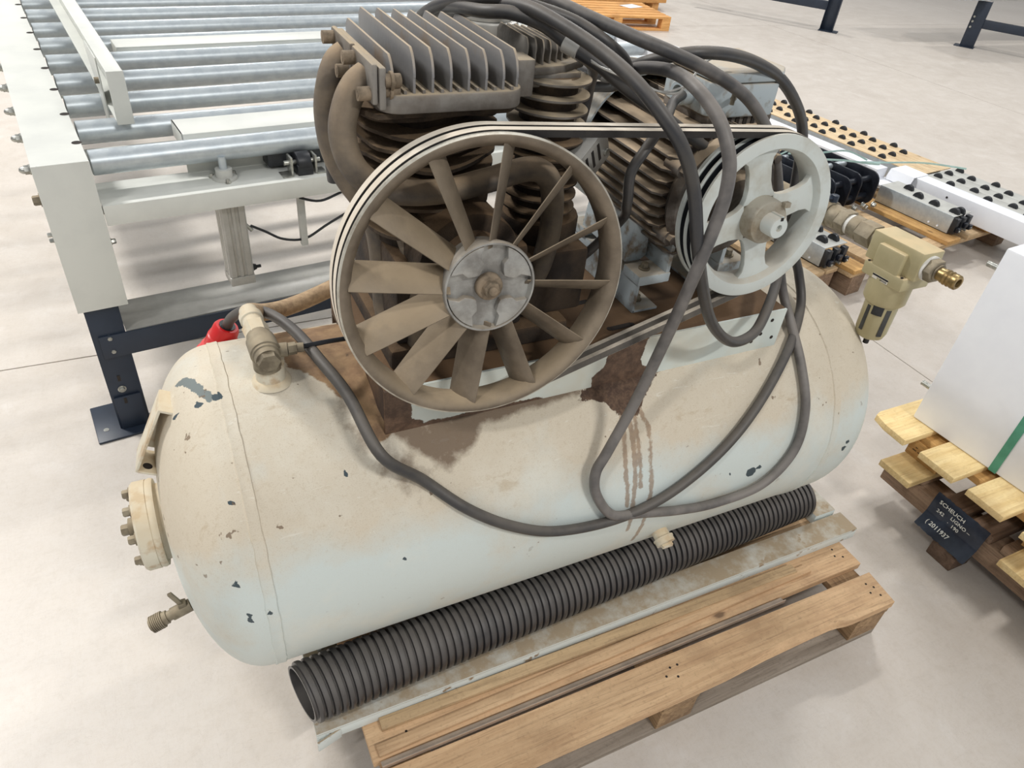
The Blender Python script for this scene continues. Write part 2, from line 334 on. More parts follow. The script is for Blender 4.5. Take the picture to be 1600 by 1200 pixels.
def a_brown(x, s, th, co): return soft(poly_sd((x, s), P_brown), .012)
P_oil2 = [(.20, .10), (.262, .19), (.33, .27), (.30, .33), (.25, .30), (.215, .22), (.18, .14)]
def a_oil(x, s, th, co): return max(soft(poly_sd((x, s), P_oil), .018), .62 * soft(poly_sd((x, s), P_oil2), .03))
def a_blot(x, s, th, co): return soft(poly_sd((x, s), P_blot), .008) if .55 < x < .9 else 0
def a_drip(x, s, th, co): return max([0] + [1 - sst(mind(x, s, L), .0015, .009) for L in DR]) if .65 < x < .82 and .2 < s < .65 else 0
def a_chip(x, s, th, co):
    b = 1 - sst(mind(x, s, BARE), .002, .013) if x < .05 else 0
    return b
def a_chipd(x, s, th, co): return max(1 - sst(sqrt((x - c[0]) ** 2 + (s - c[1]) ** 2), c[2] * .5, c[2] * 1.5) for c in CH)
XL, XR, AL, AR = 0.0227, 1.322, 0.139, 0.15
def tank_mesh():
    prof = []
    NX = 26; ex = 2.25
    for i in range(NX + 1):
        a = pi / 2 * i / NX; c, s_ = max(cos(a), 0), sin(a); prof.append((XL - AL * c ** (2 / ex), TR * s_ ** (2 / ex) if i else 0.004))
    n = 250
    for i in range(1, n): prof.append((XL + (XR - XL) * i / n, TR))
    for i in range(NX, -1, -1):
        a = pi / 2 * i / NX; c, s_ = max(cos(a), 0), sin(a); prof.append((XR + AR * c ** (2 / ex), TR * s_ ** (2 / ex) if i else 0.004))
    mb = MB(); NT_ = 260; vs = []; fs = []
    for x, r in prof:
        for k in range(NT_):
            th = 2 * pi * k / NT_; vs.append((x, TY - r * sin(th), TZ + r * cos(th)))
    for i in range(len(prof) - 1):
        for k in range(NT_):
            k2 = (k + 1) % NT_; fs.append((i * NT_ + k, i * NT_ + k2, (i + 1) * NT_ + k2, (i + 1) * NT_ + k))
    fs.append(tuple(range(NT_))); fs.append(tuple((len(prof) - 1) * NT_ + k for k in range(NT_))[::-1])
    return mb.add(vs, fs)
tank = obj('tank', tank_mesh(), M['tank'], AC)
def tproj(p):
    th = atan2(TY - p.y, p.z - TZ); return p.x, th * TR, th
attr_patches(tank.data, OFF[AC.name], dict(dust=a_dust, brown=a_brown, oil=a_oil, blot=a_blot, drip=a_drip, chip=a_chip, chipd=a_chipd), tproj)
def seam(x, wv=0.0015):
    vs = MB(); pts = []
    n = 200; prof = []
    rng = [(-.011, -.002), (-.008, .0022), (-.003, .0016), (.004, .002), (.009, .0022), (.012, -.002)]
    V = []; F = []
    for k in range(n):
        th = 2 * pi * k / n; j = noise.noise(Vector((k * .35, x, 0))) * .0022
        for a, h in rng:
            h2 = h + (noise.noise(Vector((k * .9, a * 300, x))) * .0012 if h > 0 else 0); r = TR + h2
            V.append((x + a + j, TY - r * sin(th), TZ + r * cos(th)))
    m = len(rng)
    for k in range(n):
        for q in range(m - 1): F.append((k * m + q, k * m + q + 1, ((k + 1) % n) * m + q + 1, ((k + 1) % n) * m + q))
    return vs.add(V, F)
for x in (XL + .004, XR - .06):
    so = obj('weld_seam', seam(x), M['tank'], tank, off=OFF[AC.name])
    attr_patches(so.data, OFF[AC.name], dict(dust=lambda x, s, th, co: a_dust(x, s, th, co) + .12, brown=lambda *a: 0.0, oil=lambda *a: 0.0, blot=lambda *a: 0.0, drip=lambda *a: 0.0, chip=a_chip, chipd=a_chipd), tproj)
# inspection flange on the left dome
mb = MB(); mb.lathe([(0, .070), (-.028, .072), (-.028, .082), (-.034, .084), (-.041, .082), (-.041, .0835), (-.062, .0835), (-.066, .080), (-.066, .001)], (-.095, TY, TZ), (1, 0, 0), 64)
fg = obj('inspection_flange', mb, None, tank, off=OFF[AC.name]); 
M['flange'] = basic('dusty_flange_paint', (208, 202, 184), (186, 166, 138), 26, 0.6, bump=0.3, dust=(206, 186, 152), dustamt=0.7, lo=0.5, hi=0.62); fg.data.materials.append(M['flange'])
for k in range(8):
    a = 2 * pi * k / 8 + .3; mb = MB(); hexbolt(mb, (-.161, TY + .066 * cos(a), TZ + .066 * sin(a)), (-1, 0, 0), .0085, .014)
    obj('flange_bolt', mb, M['nickel'], AC)
mb = MB(); mb.cyl((-.161, TY, TZ), (-.176, TY, TZ), .020, n=24); hexbolt(mb, (-.174, TY, TZ), (-1, 0, 0), .011, .016); obj('centre_plug', mb, M['nickel'], AC)
# drain valve low on the left dome
mb = MB(); A = Vector((-.075, .955, .402)); B = Vector((-.178, .948, .374)); d = (B - A)
for f0, f1, r in ((0, .3, .009), (.28, .62, .0125), (.6, .72, .010), (.7, .78, .013)): mb.cyl(A + d * f0, A + d * f1, r, n=18)
for k in range(7): mb.cyl(A + d * (.78 + k * .03), A + d * (.80 + k * .03), .0165, n=20); mb.cyl(A + d * (.80 + k * .03), A + d * (.81 + k * .03), .0145, n=20)
mb.cyl(A + d * .985, A + d * 1.01, .011, n=18)
dv = obj('drain_valve', mb, M['nickel'], AC)
mb = MB(); c_ = A + d * .42; mb.box(c_ + Vector((0, 0, .014)), (.014, .014, .012)); mb.box(c_ + Vector((-.008, -.002, .035)), (.008, .006, .042), Matrix.Rotation(-.35, 3, 'Y')); obj('valve_handle', mb, M['nickel'], dv, bevel=.001, off=OFF[AC.name])
# folded foot bracket on the left dome
mb = MB(); T = Matrix.Translation((-.075, 1.062, .722)) @ Matrix.Rotation(radians(26), 4, 'Y') @ Matrix.Rotation(radians(-6), 4, 'Z')
mb.box((-.030, 0, 0), (.005, .062, .135), T=T); mb.box((.002, 0, .066), (.068, .062, .005), T=T); mb.box((-.012, 0, -.066), (.034, .062, .005), T=T)
mb.box((0, .030, 0), (.050, .004, .11), T=T)
obj('foot_bracket', mb, M['flange'], AC, bevel=.0015)
mb = MB(); mb.cyl(T @ Vector((.0, -.006, .0672)), T @ Vector((.0, -.006, .0694)), .0085, n=18); mb.cyl(T @ Vector((-.014, -.014, -.0684)), T @ Vector((-.014, -.014, -.0632)), .008, n=18); obj('bracket_hole', mb, M['dark'], AC)
# outlet valve on top left
mb = MB(); mb.cyl((.104, 1.02, .815), (.104, 1.02, .866), .0245, n=28); mb.lathe([(0, .034), (.006, .031), (.010, .0245)], (.104, 1.02, .826), (0, 0, 1), 28)
obj('tank_stub', mb, M['flange'], AC)
mb = MB(); E0 = Vector((.100, .985, .895)); dv_ = Vector((-.06, 1, .10)).normalized()
mb.lathe([(0, .0195), (.010, .0205), (.011, .0225), (.016, .0225), (.017, .0245), (.050, .0235), (.056, .0205), (.062, .020)], E0, dv_, 28, c0=True, c1=True)
mb.lathe([(-.010, .0175), (0, .0185)], E0, dv_, 6, c0=True, c1=True)
mb.cyl((.100, 1.012, .862), (.100, 1.012, .895), .0225, n=24)
ov = obj('outlet_elbow', mb, M['nickel'], AC)
mb = MB(); mb.lathe([(.060, .0205), (.088, .0215)], E0, dv_, 6, c0=True, c1=True); mb.lathe([(.088, .017), (.104, .017), (.105, .0195), (.118, .0195), (.12, .016), (.135, .015)], E0, dv_, 20, c0=True, c1=True)
obj('union_nut', mb, M['flange'], AC)
mb = MB(); mb.cyl((.116, 1.01, .893), (.134, 1.008, .893), .012, n=16); mb.lathe([(0, .0105), (.014, .0105)], (.134, 1.008, .893), (1, 0, 0), 6, c0=True, c1=True); mb.cyl((.148, 1.008, .893), (.160, 1.006, .893), .008, n=14)
obj('control_fitting', mb, M['nickel'], AC)
mb = MB(); mb.tube([(.158, 1.008, .893), (.20, 1.02, .886), (.26, 1.04, .872), (.32, 1.05, .872)], .0042, 8, smooth=6); obj('control_line', mb, M['black'], AC)
mb = MB(); mb.tube([(.092, 1.115, .905), (.100, 1.15, .885), (.123, 1.20, .850), (.163, 1.24, .826), (.212, 1.27, .818), (.26, 1.28, .828), (.299, 1.25, .862), (.32, 1.2, .90)], .0165, 14, smooth=8); obj('delivery_hose', mb, M['hosefab'], AC)
# sight plug at the lower front of the tank
mb = MB(); th = 1.93; o_ = Vector((.836, TY - TR * sin(th), TZ + TR * cos(th))); nn = Vector((.05, -sin(th), cos(th)))
for a, b, r in ((-.01, .016, .018), (.016, .020, .023), (.020, .030, .0215)): mb.cyl(o_ + nn * a, o_ + nn * b, r, n=24)
mb.box(o_ + nn * .034, (.026, .008, .008)); obj('inspection_plug', mb, M['flange'], AC)
# ------------------------------------------------------------------ skid frame and tank feet
mb = MB()
SK = [((.062, .732, .14), (1.53, .808, .176))]
def channel_x(mb, x0, x1, y0, y1, z0, z1, t_=.006):
    mb.bb((x0, y0, z1 - t_), (x1, y1, z1)); mb.bb((x0, y0, z0), (x1, y0 + t_, z1 - t_))
    mb.bb((x0, y1 - t_, z0), (x1, y1, z1 - t_))
mb1 = MB(); channel_x(mb1, .062, 1.53, .732, .796, .1405, .176); obj('skid_rail', mb1, M['skid'], AC, bevel=.0015)
mb1 = MB(); channel_x(mb1, .062, 1.53, 1.31, 1.386, .1405, .176); obj('skid_rail', mb1, M['skid'], AC, bevel=.0015)
mb1 = MB(); mb1.bb((1.452, .808, .1405), (1.525, 1.31, .175)); obj('skid_crossbar', mb1, M['skid'], AC, bevel=.0015)
mb1 = MB(); mb1.bb((.075, .808, .1405), (.148, 1.31, .175)); obj('skid_crossbar', mb1, M['skid'], AC, bevel=.0015)
mb1 = MB(); mb1.box((.085, .727, .150), (.05, .004, .032), Matrix.Rotation(.25, 3, 'Z')); obj('bent_end_tab', mb1, M['skid'], AC, bevel=.001)
for x in (.11, 1.28):
    mb1 = MB(); 
    prof = [(-.15, .1755), (.15, .1755)] + [(.15 - .30 * i / 16, TZ - sqrt(TR * TR - (.15 - .30 * i / 16) ** 2) + .004) for i in range(17)]
    Tf = Matrix(((0, 0, 1, x), (1, 0, 0, TY), (0, 1, 0, 0), (0, 0, 0, 1)))
    mb1.prism([(p[0], p[1]) for p in prof], -.004, .004, Tf); obj('tank_foot', mb1, M['skid'], AC)
# ------------------------------------------------------------------ saddle plate on the tank
def saddle_side(sy):
    mb = MB(); V = []; F = []; n = 120; m = 14
    y = TY - sy * .176
    for i in range(n + 1):
        x = .258 + (1.118 - .258) * i / n
        for j in range(m + 1):
            z = .772 + (.866 - .772) * j / m; V.append((x, y - sy * .0025, z))
    N = len(V)
    for v in list(V): V.append((v[0], v[1] + sy * .005, v[2]))
    for i in range(n):
        for j in range(m):
            a = i * (m + 1) + j; F.append((a, a + m + 1, a + m + 2, a + 1)); F.append((N + a, N + a + 1, N + a + m + 2, N + a + m + 1))
    for i in range(n):
        for j in (0, m):
            a = i * (m + 1) + j; F.append((a, N + a, N + a + m + 1, a + m + 1))
    for j in range(m):
        for i in (0, n):
            a = i * (m + 1) + j; F.append((a, a + 1, N + a + 1, N + a))
    mb.add(V, F); return mb
P_sad = [(.25, .76), (.25, .88), (.30, .88), (.305, .80), (.33, .783), (.55, .781), (.60, .76)]
P_sad2 = [(.66, .76), (.66, .80), (.685, .82), (.68, .88), (.775, .88), (.765, .82), (.775, .80), (.80, .785), (.80, .76)]
for sy in (1, -1):
    o = obj('saddle_side', saddle_side(sy), M['saddle'], AC)
    attr_patches(o.data, OFF[AC.name], dict(oil=lambda x, z, th, co: max(soft(poly_sd((x, z), P_sad), .01), soft(poly_sd((x, z), P_sad2), .008))), lambda p: (p.x, p.z, 0))
mb = MB(); mb.bb((.258, .884, .860), (1.118, 1.234, .866)); mb.bb((.258, .884, .80), (.263, 1.234, .86)); mb.bb((1.113, .884, .80), (1.118, 1.234, .86))
obj('saddle_plate', mb, M['saddletop'], AC, bevel=.001)
for (x, y, l) in ((.70, 1.03, .05), (.74, .93, .05), (.90, .93, .05), (.62, .955, .03), (.97, 1.19, .05)):
    mb = MB(); mb.box((x, y, .8665), (l, .012, .001), Matrix.Rotation(.05, 3, 'Z')); mb.cyl((x - l / 2, y, .866), (x - l / 2, y, .867), .006, n=12); mb.cyl((x + l / 2, y, .866), (x + l / 2, y, .867), .006, n=12)
    obj('mounting_slot', mb, M['dark'], AC)
for (x, z) in ((1.085, .845), (1.065, .815), (1.045, .80), (1.10, .80)):
    obj('side_hole', MB().cyl((x, .8795, z), (x, .8812, z), .004, n=12), M['dark'], AC)
# ------------------------------------------------------------------ compressor block
mb = MB(); 
mb.bb((.30, .945, .905), (.53, 1.20, 1.06)); mb.bb((.285, .93, .866), (.62, 1.22, .905)); 
mb.cyl((.405, .90, 1.065), (.405, 1.24, 1.065), .085, n=36); mb.cyl((.405, .875, 1.068), (.405, .91, 1.068), .055, n=30)
mb.bb((.50, .96, .905), (.66, 1.16, 1.03)); mb.cyl((.60, 1.05, 1.0), (.60, 1.05, 1.07), .07, n=30)
obj('crankcase', mb, M['crank'], AC, bevel=.008)
def wavy(cx, cy, z, rx, ry, h, seed, n=64, amp=.004, tilt=(0, 0)):
    V = []; F = []; rings = [(.0, -h / 2), (.55, -h / 2), (1, -h * .35), (1, h * .35), (.55, h / 2), (0, h / 2)]
    for k, (f, dz) in enumerate(rings):
        for i in range(n):
            a = 2 * pi * i / n; sq = 1 / max(abs(cos(a)) ** 4 + abs(sin(a)) ** 4, 1e-6) ** .25
            wv = amp * f * sin(3 * a + seed) + amp * .8 * f * noise.noise(Vector((cos(a) * 2, sin(a) * 2, seed)))
            rr = 1 + .035 * noise.noise(Vector((cos(a) * 3 + seed, sin(a) * 3, z * 9)))
            x = cos(a) * rx * (f if f else .01) * (1 + (sq - 1) * .35) * rr; y = sin(a) * ry * (f if f else .01) * (1 + (sq - 1) * .35) * rr
            V.append((cx + x, cy + y, z + dz + wv + x * tilt[0] + y * tilt[1]))
    for k in range(len(rings) - 1):
        for i in range(n):
            j = (i + 1) % n; F.append((k * n + i, k * n + j, (k + 1) * n + j, (k + 1) * n + i))
    return MB().add(V, F)
c1 = obj('cylinder', MB().cyl((.372, 1.045, 1.06), (.372, 1.045, 1.30), .075, n=40), M['cylinder'], AC)
for k in range(9):
    obj('cooling_fin', wavy(.374, 1.045, 1.095 + k * .0225, .098 + .012 * min(1, k / 5), .108, .0075, k * .7, amp=.0035 if k < 5 else .006), M['cylinder'], c1, off=OFF[AC.name])
mb = MB(); pl = [(.272, .925), (.46, .925), (.483, .945), (.486, 1.15), (.465, 1.17), (.272, 1.17), (.25, 1.14), (.25, .96)]
mb.prism(pl, 1.284, 1.291); obj('gasket_plate', mb, M['cylinder'], AC)
# large cylinder head: base plate and eight tall fins
def rrect(x0, y0, x1, y1, r, n=6):
    P = []
    for cx, cy, a0 in ((x1 - r, y1 - r, 0), (x0 + r, y1 - r, 90), (x0 + r, y0 + r, 180), (x1 - r, y0 + r, 270)):
        for i in range(n + 1): a = radians(a0 + 90 * i / n); P.append((cx + r * cos(a), cy + r * sin(a)))
    return P
mb = MB(); mb.prism(rrect(.272, .912, .482, 1.178, .032), 1.293, 1.318)
hd = obj('cylinder_head', mb, M['castalu'], AC, bevel=.003)
def headfin(x, y0, y1, zb, zt, rise=.0, th=.0035, r=.026, sh=.010):
    P = [(y0, zb), (y0 + .001, zb + (zt - zb) * .45)]
    for i in range(9):
        a = radians(180 - 90 * i / 8 * .8); P.append((y0 + r + r * cos(a) + .0, zt - r * .95 + r * .95 * sin(a) - sh * (1 - i / 8)))
    P += [(y1 - .01, zt + rise), (y1, zt + rise - .01), (y1, zb)]
    Tf = Matrix(((0, 0, 1, x), (1, 0, 0, 0), (0, 1, 0, 0), (0, 0, 0, 1)))
    return MB().prism(P, -th / 2, th / 2, Tf)
for k in range(8):
    x = .2935 + .0253 * k
    obj('head_fin', headfin(x, .917 + (.010 if k in (0, 7) else 0), 1.168 - (.02 if k == 0 else 0), 1.312, 1.373 - .0012 * k - (.012 if k == 0 else 0)), M['fin'], hd, off=OFF[AC.name], bevel=.0008)
    if k < 7: obj('head_rib', MB().bb((x + .0105, .915, 1.312), (x + .0145, 1.17, 1.3225)), M['castalu'], hd, off=OFF[AC.name])
# intake flange plate on the left, with cap screws
mb = MB(); mb.bb((.262, .914, 1.306), (.270, 1.008, 1.356)); mb.bb((.262, 1.016, 1.306), (.270, 1.116, 1.356)); obj('pipe_flange', mb, M['castalu'], AC, bevel=.003)
mb = MB(); mb.bb((.271, .912, 1.300), (.280, 1.118, 1.352)); obj('flange_face', mb, M['castalu'], AC, bevel=.002)
for y, z in ((.926, 1.318), (.994, 1.344), (1.030, 1.318), (1.102, 1.344)):
    mb = MB(); mb.cyl((.262, y, z), (.246, y, z), .0088, n=18); mb.cyl((.2462, y, z), (.2455, y, z), .005, n=6); obj('cap_screw', mb, M['rustnut'], AC)
for y, z in ((.918, 1.335), (.924, 1.321)):
    mb = MB(); mb.cyl((.279, y, z), (.300, y, z), .0085, n=14); mb.cyl((.286, y, z), (.290, y, z), .0115, n=14); obj('side_bolt', mb, M['rustnut'], AC)
# exhaust and intercooler pipes
mb = MB(); mb.tube([(.268, .958, 1.331), (.252, .955, 1.320), (.238, .952, 1.297), (.229, .945, 1.262), (.238, .935, 1.222), (.268, .932, 1.192), (.315, .930, 1.178), (.375, .928, 1.177), (.435, .928, 1.186), (.505, .93, 1.197), (.542, .933, 1.178), (.560, .94, 1.13), (.566, .95, 1.06), (.565, .97, .99), (.56, 1.0, .94)], .0185, 18, smooth=6)
obj('intercooler_pipe', mb, M['pipe'], AC)
mb = MB(); mb.tube([(.268, 1.062, 1.331), (.254, 1.062, 1.320), (.242, 1.06, 1.292), (.238, 1.07, 1.25), (.241, 1.06, 1.20), (.258, 1.055, 1.155), (.282, 1.05, 1.115), (.300, 1.045, 1.07), (.306, 1.04, 1.0), (.306, 1.03, .93), (.31, 1.0, .89)], .0185, 18, smooth=6)
obj('delivery_pipe', mb, M['pipe'], AC)
mb = MB(); mb.tube([(.330, .985, 1.08), (.338, .96, 1.03), (.335, .945, .96), (.335, .945, .90)], .016, 14, smooth=5); obj('breather_pipe', mb, M['pipe'], AC)
mb = MB(); mb.lathe([(0, .019), (.05, .013)], (.262, 1.12, 1.128), (-.2, 0, 1), 20, c0=True, c1=True); obj('rubber_sleeve', mb, M['black'], AC)
# smaller cylinder behind to the right
c2 = obj('cylinder', MB().cyl((.592, 1.05, 1.05), (.592, 1.05, 1.30), .046, n=32), M['cylinder'], AC)
for k in range(10):
    mb = MB(); z = 1.085 + k * .0235; r = .066
    mb.lathe([(-.004, .04), (-.003, r * .95), (-.001, r), (.002, r), (.0035, r * .95), (.004, .04)], (.592, 1.05, z), (.03, 0, 1), 48)
    obj('cooling_fin', mb, M['castalu'] if k > 5 else M['cylinder'], c2, off=OFF[AC.name])
mb = MB(); mb.prism([(.520, 1.010), (.600, 1.022), (.650, 1.052), (.668, 1.085), (.665, 1.17), (.64, 1.185), (.53, 1.175), (.518, 1.15)], 1.306, 1.319); mb.bb((.500, .985, 1.285), (.528, 1.03, 1.338)); mb.bb((.535, 1.02, 1.287), (.630, 1.13, 1.308))
h2 = obj('cylinder_head', mb, M['castalu'], AC, bevel=.003)
for k in range(9):
    x = .531 + .0148 * k; zt = 1.359 - .0024 * k; y0 = 1.020 + .0004 * k + .0009 * k * k
    obj('head_fin', headfin(x, y0, 1.13 + .005 * k, 1.316, zt, th=.0028, r=.012, sh=.004), M['castalu'], h2, off=OFF[AC.name], bevel=.0006)
mb = MB(); mb.cyl((.57, 1.27, 1.30), (.57, 1.27, 1.335), .06, n=36); mb.cyl((.57, 1.27, 1.335), (.57, 1.27, 1.345), .05, n=36); mb.cyl((.57, 1.27, 1.1), (.57, 1.27, 1.30), .02, n=16); obj('air_filter_cap', mb, M['alu'], AC, bevel=.003)
# ------------------------------------------------------------------ flywheel (rim is the part; fan blades and hub are its sub-parts)
FC = Vector((.401, .82, 1.0716)); FN = Vector((.068, 1, -.099)).normalized(); FR = .2177
TF = frame(FC, FN)
PC = Vector((.9116, .83, 1.1124)); PN = Vector((.03, 1, -.07)).normalized(); PR = .1425
TP = frame(PC, PN)
prof = [(0, .2155), (.0012, FR), (.006, FR), (.0085, .206), (.0205, .206), (.023, FR), (.026, FR), (.0285, .206), (.0405, .206), (.043, FR), (.048, FR), (.049, .215), (.049, .203), (.040, .198), (.012, .198), (.003, .205), (0, .2105)]
rim = obj('flywheel', MB().lathe(prof, (0, 0, 0), (0, 0, 1), 128, TF, closed=True), M['wheel'], AC)
mb = MB().lathe([(.0, .2155), (.0013, FR + .0004), (.0062, FR + .0004), (.0062, FR - .001), (.0005, .2140)], (0, 0, 0), (0, 0, 1), 128, TF, closed=True); obj('rim_edge', mb, M['rimedge'], rim, off=OFF[AC.name])
beta = radians(57)
def blade_mb():
    V = []; F = []; N = 12; off = .024
    for i in range(N + 1):
        u = i / N; r = .058 + (.2025 - .058) * u; ch = .056 - .006 * u; b_ = beta - radians(10) * (u - .5); cam_ = .0045
        for s_, th in ((1, .0022), (-1, .0022)):
            for j in range(7):
                q = (j / 6 - .5); q2 = q if s_ > 0 else -q
                tt = cam_ * (1 - 4 * q2 * q2); w_ = th * (1 - (2 * abs(q2)) ** 4 * .7) * s_
                # chord along c = sin(b) n - cos(b) t ; thickness along m = cos(b) n + sin(b) t
                cz, ct = sin(b_) * q2 * ch, -cos(b_) * q2 * ch; mz, mt = cos(b_) * (w_ - tt), sin(b_) * (w_ - tt)
                V.append((r, ct + mt, off + cz + mz))
    m = 14
    for i in range(N):
        for j in range(m): F.append((i * m + j, i * m + (j + 1) % m, (i + 1) * m + (j + 1) % m, (i + 1) * m + j))
    F.append(tuple(range(m))[::-1]); F.append(tuple(N * m + j for j in range(m)))
    return MB().add(V, F)
bl0 = obj('fan_blade', blade_mb(), M['wheel'], rim, off=Vector((0, 0, 0)))
# in the frame: x right, y up, z away; determinant sign decides direction of positive angle
hand = 1 if TF.to_3x3().determinant() > 0 else -1
Troot = Matrix.Translation(-OFF[AC.name])
for k in range(12):
    a = radians(21 + 30 * k)
    b_ = bl0 if k == 0 else bl0.copy()
    if k: COL.objects.link(b_); b_.parent = rim
    # columns: radial, tangential, axis
    X = TF.to_3x3() @ Vector((cos(a), sin(a), 0)); Y = TF.to_3x3() @ Vector((-sin(a), cos(a), 0)); Z = TF.to_3x3() @ Vector((0, 0, 1))
    Mx = Matrix(((X.x, Y.x, Z.x, FC.x), (X.y, Y.y, Z.y, FC.y), (X.z, Y.z, Z.z, FC.z), (0, 0, 0, 1)))
    if Mx.to_3x3().determinant() < 0: Mx = Mx @ Matrix.Scale(1, 4)
    b_.matrix_local = Troot @ Mx
mb = MB().lathe([(-.004, .0690), (-.004, .0665), (.006, .0645), (.008, .014), (.05, .014), (.052, .058), (.035, .062), (.004, .0705), (-.002, .0705)], (0, 0, 0), (0, 0, 1), 80, TF, closed=True)
hub = obj('hub', mb, M['hub'], rim, off=OFF[AC.name])
for k in range(4):
    a0 = radians(38 + 90 * k); P = []
    for i in range(9): a = a0 + radians(-29 + 58 * i / 8); P.append((.065 * cos(a), .065 * sin(a)))
    for rr, da in ((.050, 16), (.040, 18), (.031, 10), (.027, 0), (.031, -10), (.040, -18), (.050, -16)):
        a = a0 + radians(da * 1.25); P.append((rr * cos(a), rr * sin(a)))
    obj('hub_pad', MB().prism(P, -.0035, .009, TF), M['hub'], rim, off=OFF[AC.name], bevel=.0012)
for a in (112, 285):
    obj('hub_hole', MB().cyl((.050 * cos(radians(a)), .050 * sin(radians(a)), .0068), (.050 * cos(radians(a)), .050 * sin(radians(a)), .012), .0048, n=16, T=TF), M['dark'], rim, off=OFF[AC.name])
mb = MB(); mb.lathe([(.008, .021), (-.001, .0205), (-.004, .018)], (0, 0, 0), (0, 0, 1), 24, TF, True, True); 
mb.lathe([(-.003, .0135), (-.013, .0125)], (0, 0, 0), (0, 0, 1), 6, TF, True, True); mb.cyl((0, 0, -.012), (0, 0, -.018), .007, n=14, T=TF)
obj('shaft_nut', mb, M['rustnut'], rim, off=OFF[AC.name], bevel=.001)
# ------------------------------------------------------------------ motor pulley
prof = [(0, .1405), (.001, PR), (.0055, PR), (.008, .130), (.0205, .130), (.023, PR), (.026, PR), (.0285, .130), (.0405, .130), (.043, PR), (.050, PR), (.051, .140), (.051, .118), (.030, .113), (.016, .113), (.002, .1185), (0, .120)]
pul = obj('motor_pulley', MB().lathe(prof, (0, 0, 0), (0, 0, 1), 112, TP, closed=True), M['pulley'], AC)
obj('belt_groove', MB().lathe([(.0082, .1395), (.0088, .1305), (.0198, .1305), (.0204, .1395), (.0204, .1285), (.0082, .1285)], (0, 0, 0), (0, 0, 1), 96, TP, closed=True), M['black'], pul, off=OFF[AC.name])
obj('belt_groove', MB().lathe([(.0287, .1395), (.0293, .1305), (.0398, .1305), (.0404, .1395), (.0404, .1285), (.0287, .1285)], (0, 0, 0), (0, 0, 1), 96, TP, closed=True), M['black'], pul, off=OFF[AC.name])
for ang in (104, 17, -78, -165):
    P = []
    def pt(r, w_): a = radians(ang); P.append((r * cos(a) - w_ * sin(a), r * sin(a) + w_ * cos(a)))
    for r, w_ in ((.030, -.034), (.044, -.0265), (.060, -.023), (.085, -.0225), (.100, -.026), (.110, -.036), (.1165, -.047), (.122, -.02), (.123, 0), (.122, .02), (.1165, .047), (.110, .036), (.100, .026), (.085, .0225), (.060, .023), (.044, .0265), (.030, .034)): pt(r, w_)
    obj('pulley_spoke', MB().prism(P, .012, .024, TP), M['pulley'], pul, off=OFF[AC.name], bevel=.002)
mb = MB().lathe([(.030, .012), (.030, .040), (-.010, .0385), (-.014, .036), (-.014, .012)], (0, 0, 0), (0, 0, 1), 48, TP, closed=True); obj('pulley_hub', mb, M['pulleyhub'], pul, off=OFF[AC.name])
mb = MB().lathe([(.03, .0185), (-.038, .0185), (-.040, .017), (-.040, .006), (-.034, .0055), (-.033, .001)], (0, 0, 0), (0, 0, 1), 32, TP); mb.box((.003, .0175, -.024), (.006, .005, .030), T=TP)
obj('motor_shaft', mb, M['pulley'], AC)
obj('keyway', MB().box((.0015, .0155, -.0402), (.0055, .0055, .001), T=TP), M['dark'], AC)
obj('pulley_key', MB().box((.026, .030, -.016), (.013, .009, .010), T=TP), M['pulleyhub'], AC, bevel=.001)
# ------------------------------------------------------------------ belts
def belt(dep):
    ra, rb = .2135, .1385; ca_, cb_ = (FC.x, FC.z), (PC.x, PC.z); dx, dz = cb_[0] - ca_[0], cb_[1] - ca_[1]; L = sqrt(dx * dx + dz * dz); base = atan2(dz, dx); al = math.acos((ra - rb) / L)
    pts = []
    def yof(C_, N_, x, z): return C_.y + dep - (N_.x * (x - C_.x) + N_.z * (z - C_.z)) / N_.y
    a0, a1 = base + al, base + 2 * pi - al
    for i in range(91): a = a0 + (a1 - a0) * i / 90; x, z = ca_[0] + ra * cos(a), ca_[1] + ra * sin(a); pts.append((x, yof(FC, FN, x, z), z, a))
    b0, b1 = base - al, base + al; pl_ = pts[-1]; x, z = cb_[0] + rb * cos(b0), cb_[1] + rb * sin(b0); q = (x, yof(PC, PN, x, z), z)
    for i in range(1, 20): u = i / 20; pts.append((pl_[0] + (q[0] - pl_[0]) * u, pl_[1] + (q[1] - pl_[1]) * u, pl_[2] + (q[2] - pl_[2]) * u, b0))
    for i in range(61): a = b0 + (b1 - b0) * i / 60; x, z = cb_[0] + rb * cos(a), cb_[1] + rb * sin(a); pts.append((x, yof(PC, PN, x, z), z, a))
    p0 = pts[0]; pl_ = pts[-1]
    for i in range(1, 20): u = i / 20; pts.append(tuple(pl_[k] + (p0[k] - pl_[k]) * u for k in range(3)) + (a0,))
    V = []; F = []; sec = [(-.0065, .0045), (.0065, .0045), (.0042, -.0065), (-.0042, -.0065)]
    for x, y, z, a in pts:
        for wy, h in sec: V.append((x + cos(a) * h, y + wy, z + sin(a) * h))
    n = len(pts); top = MB(); 
    for i in range(n):
        for k in range(4): F.append((i * 4 + k, i * 4 + (k + 1) % 4, ((i + 1) % n) * 4 + (k + 1) % 4, ((i + 1) % n) * 4 + k))
    TV = []; TFc = []
    for x, y, z, a in pts:
        for wy, h in ((-.0064, .0047), (.0064, .0047), (.0064, .0040), (-.0064, .0040)): TV.append((x + cos(a) * h, y + wy, z + sin(a) * h))
    for i in range(n):
        for k in range(4): TFc.append((i * 4 + k, i * 4 + (k + 1) % 4, ((i + 1) % n) * 4 + (k + 1) % 4, ((i + 1) % n) * 4 + k))
    o = obj('drive_belt', MB().add(V, F), M['belt'], AC); obj('belt_back', MB().add(TV, TFc), M['belttop'], o, off=OFF[AC.name]); return o
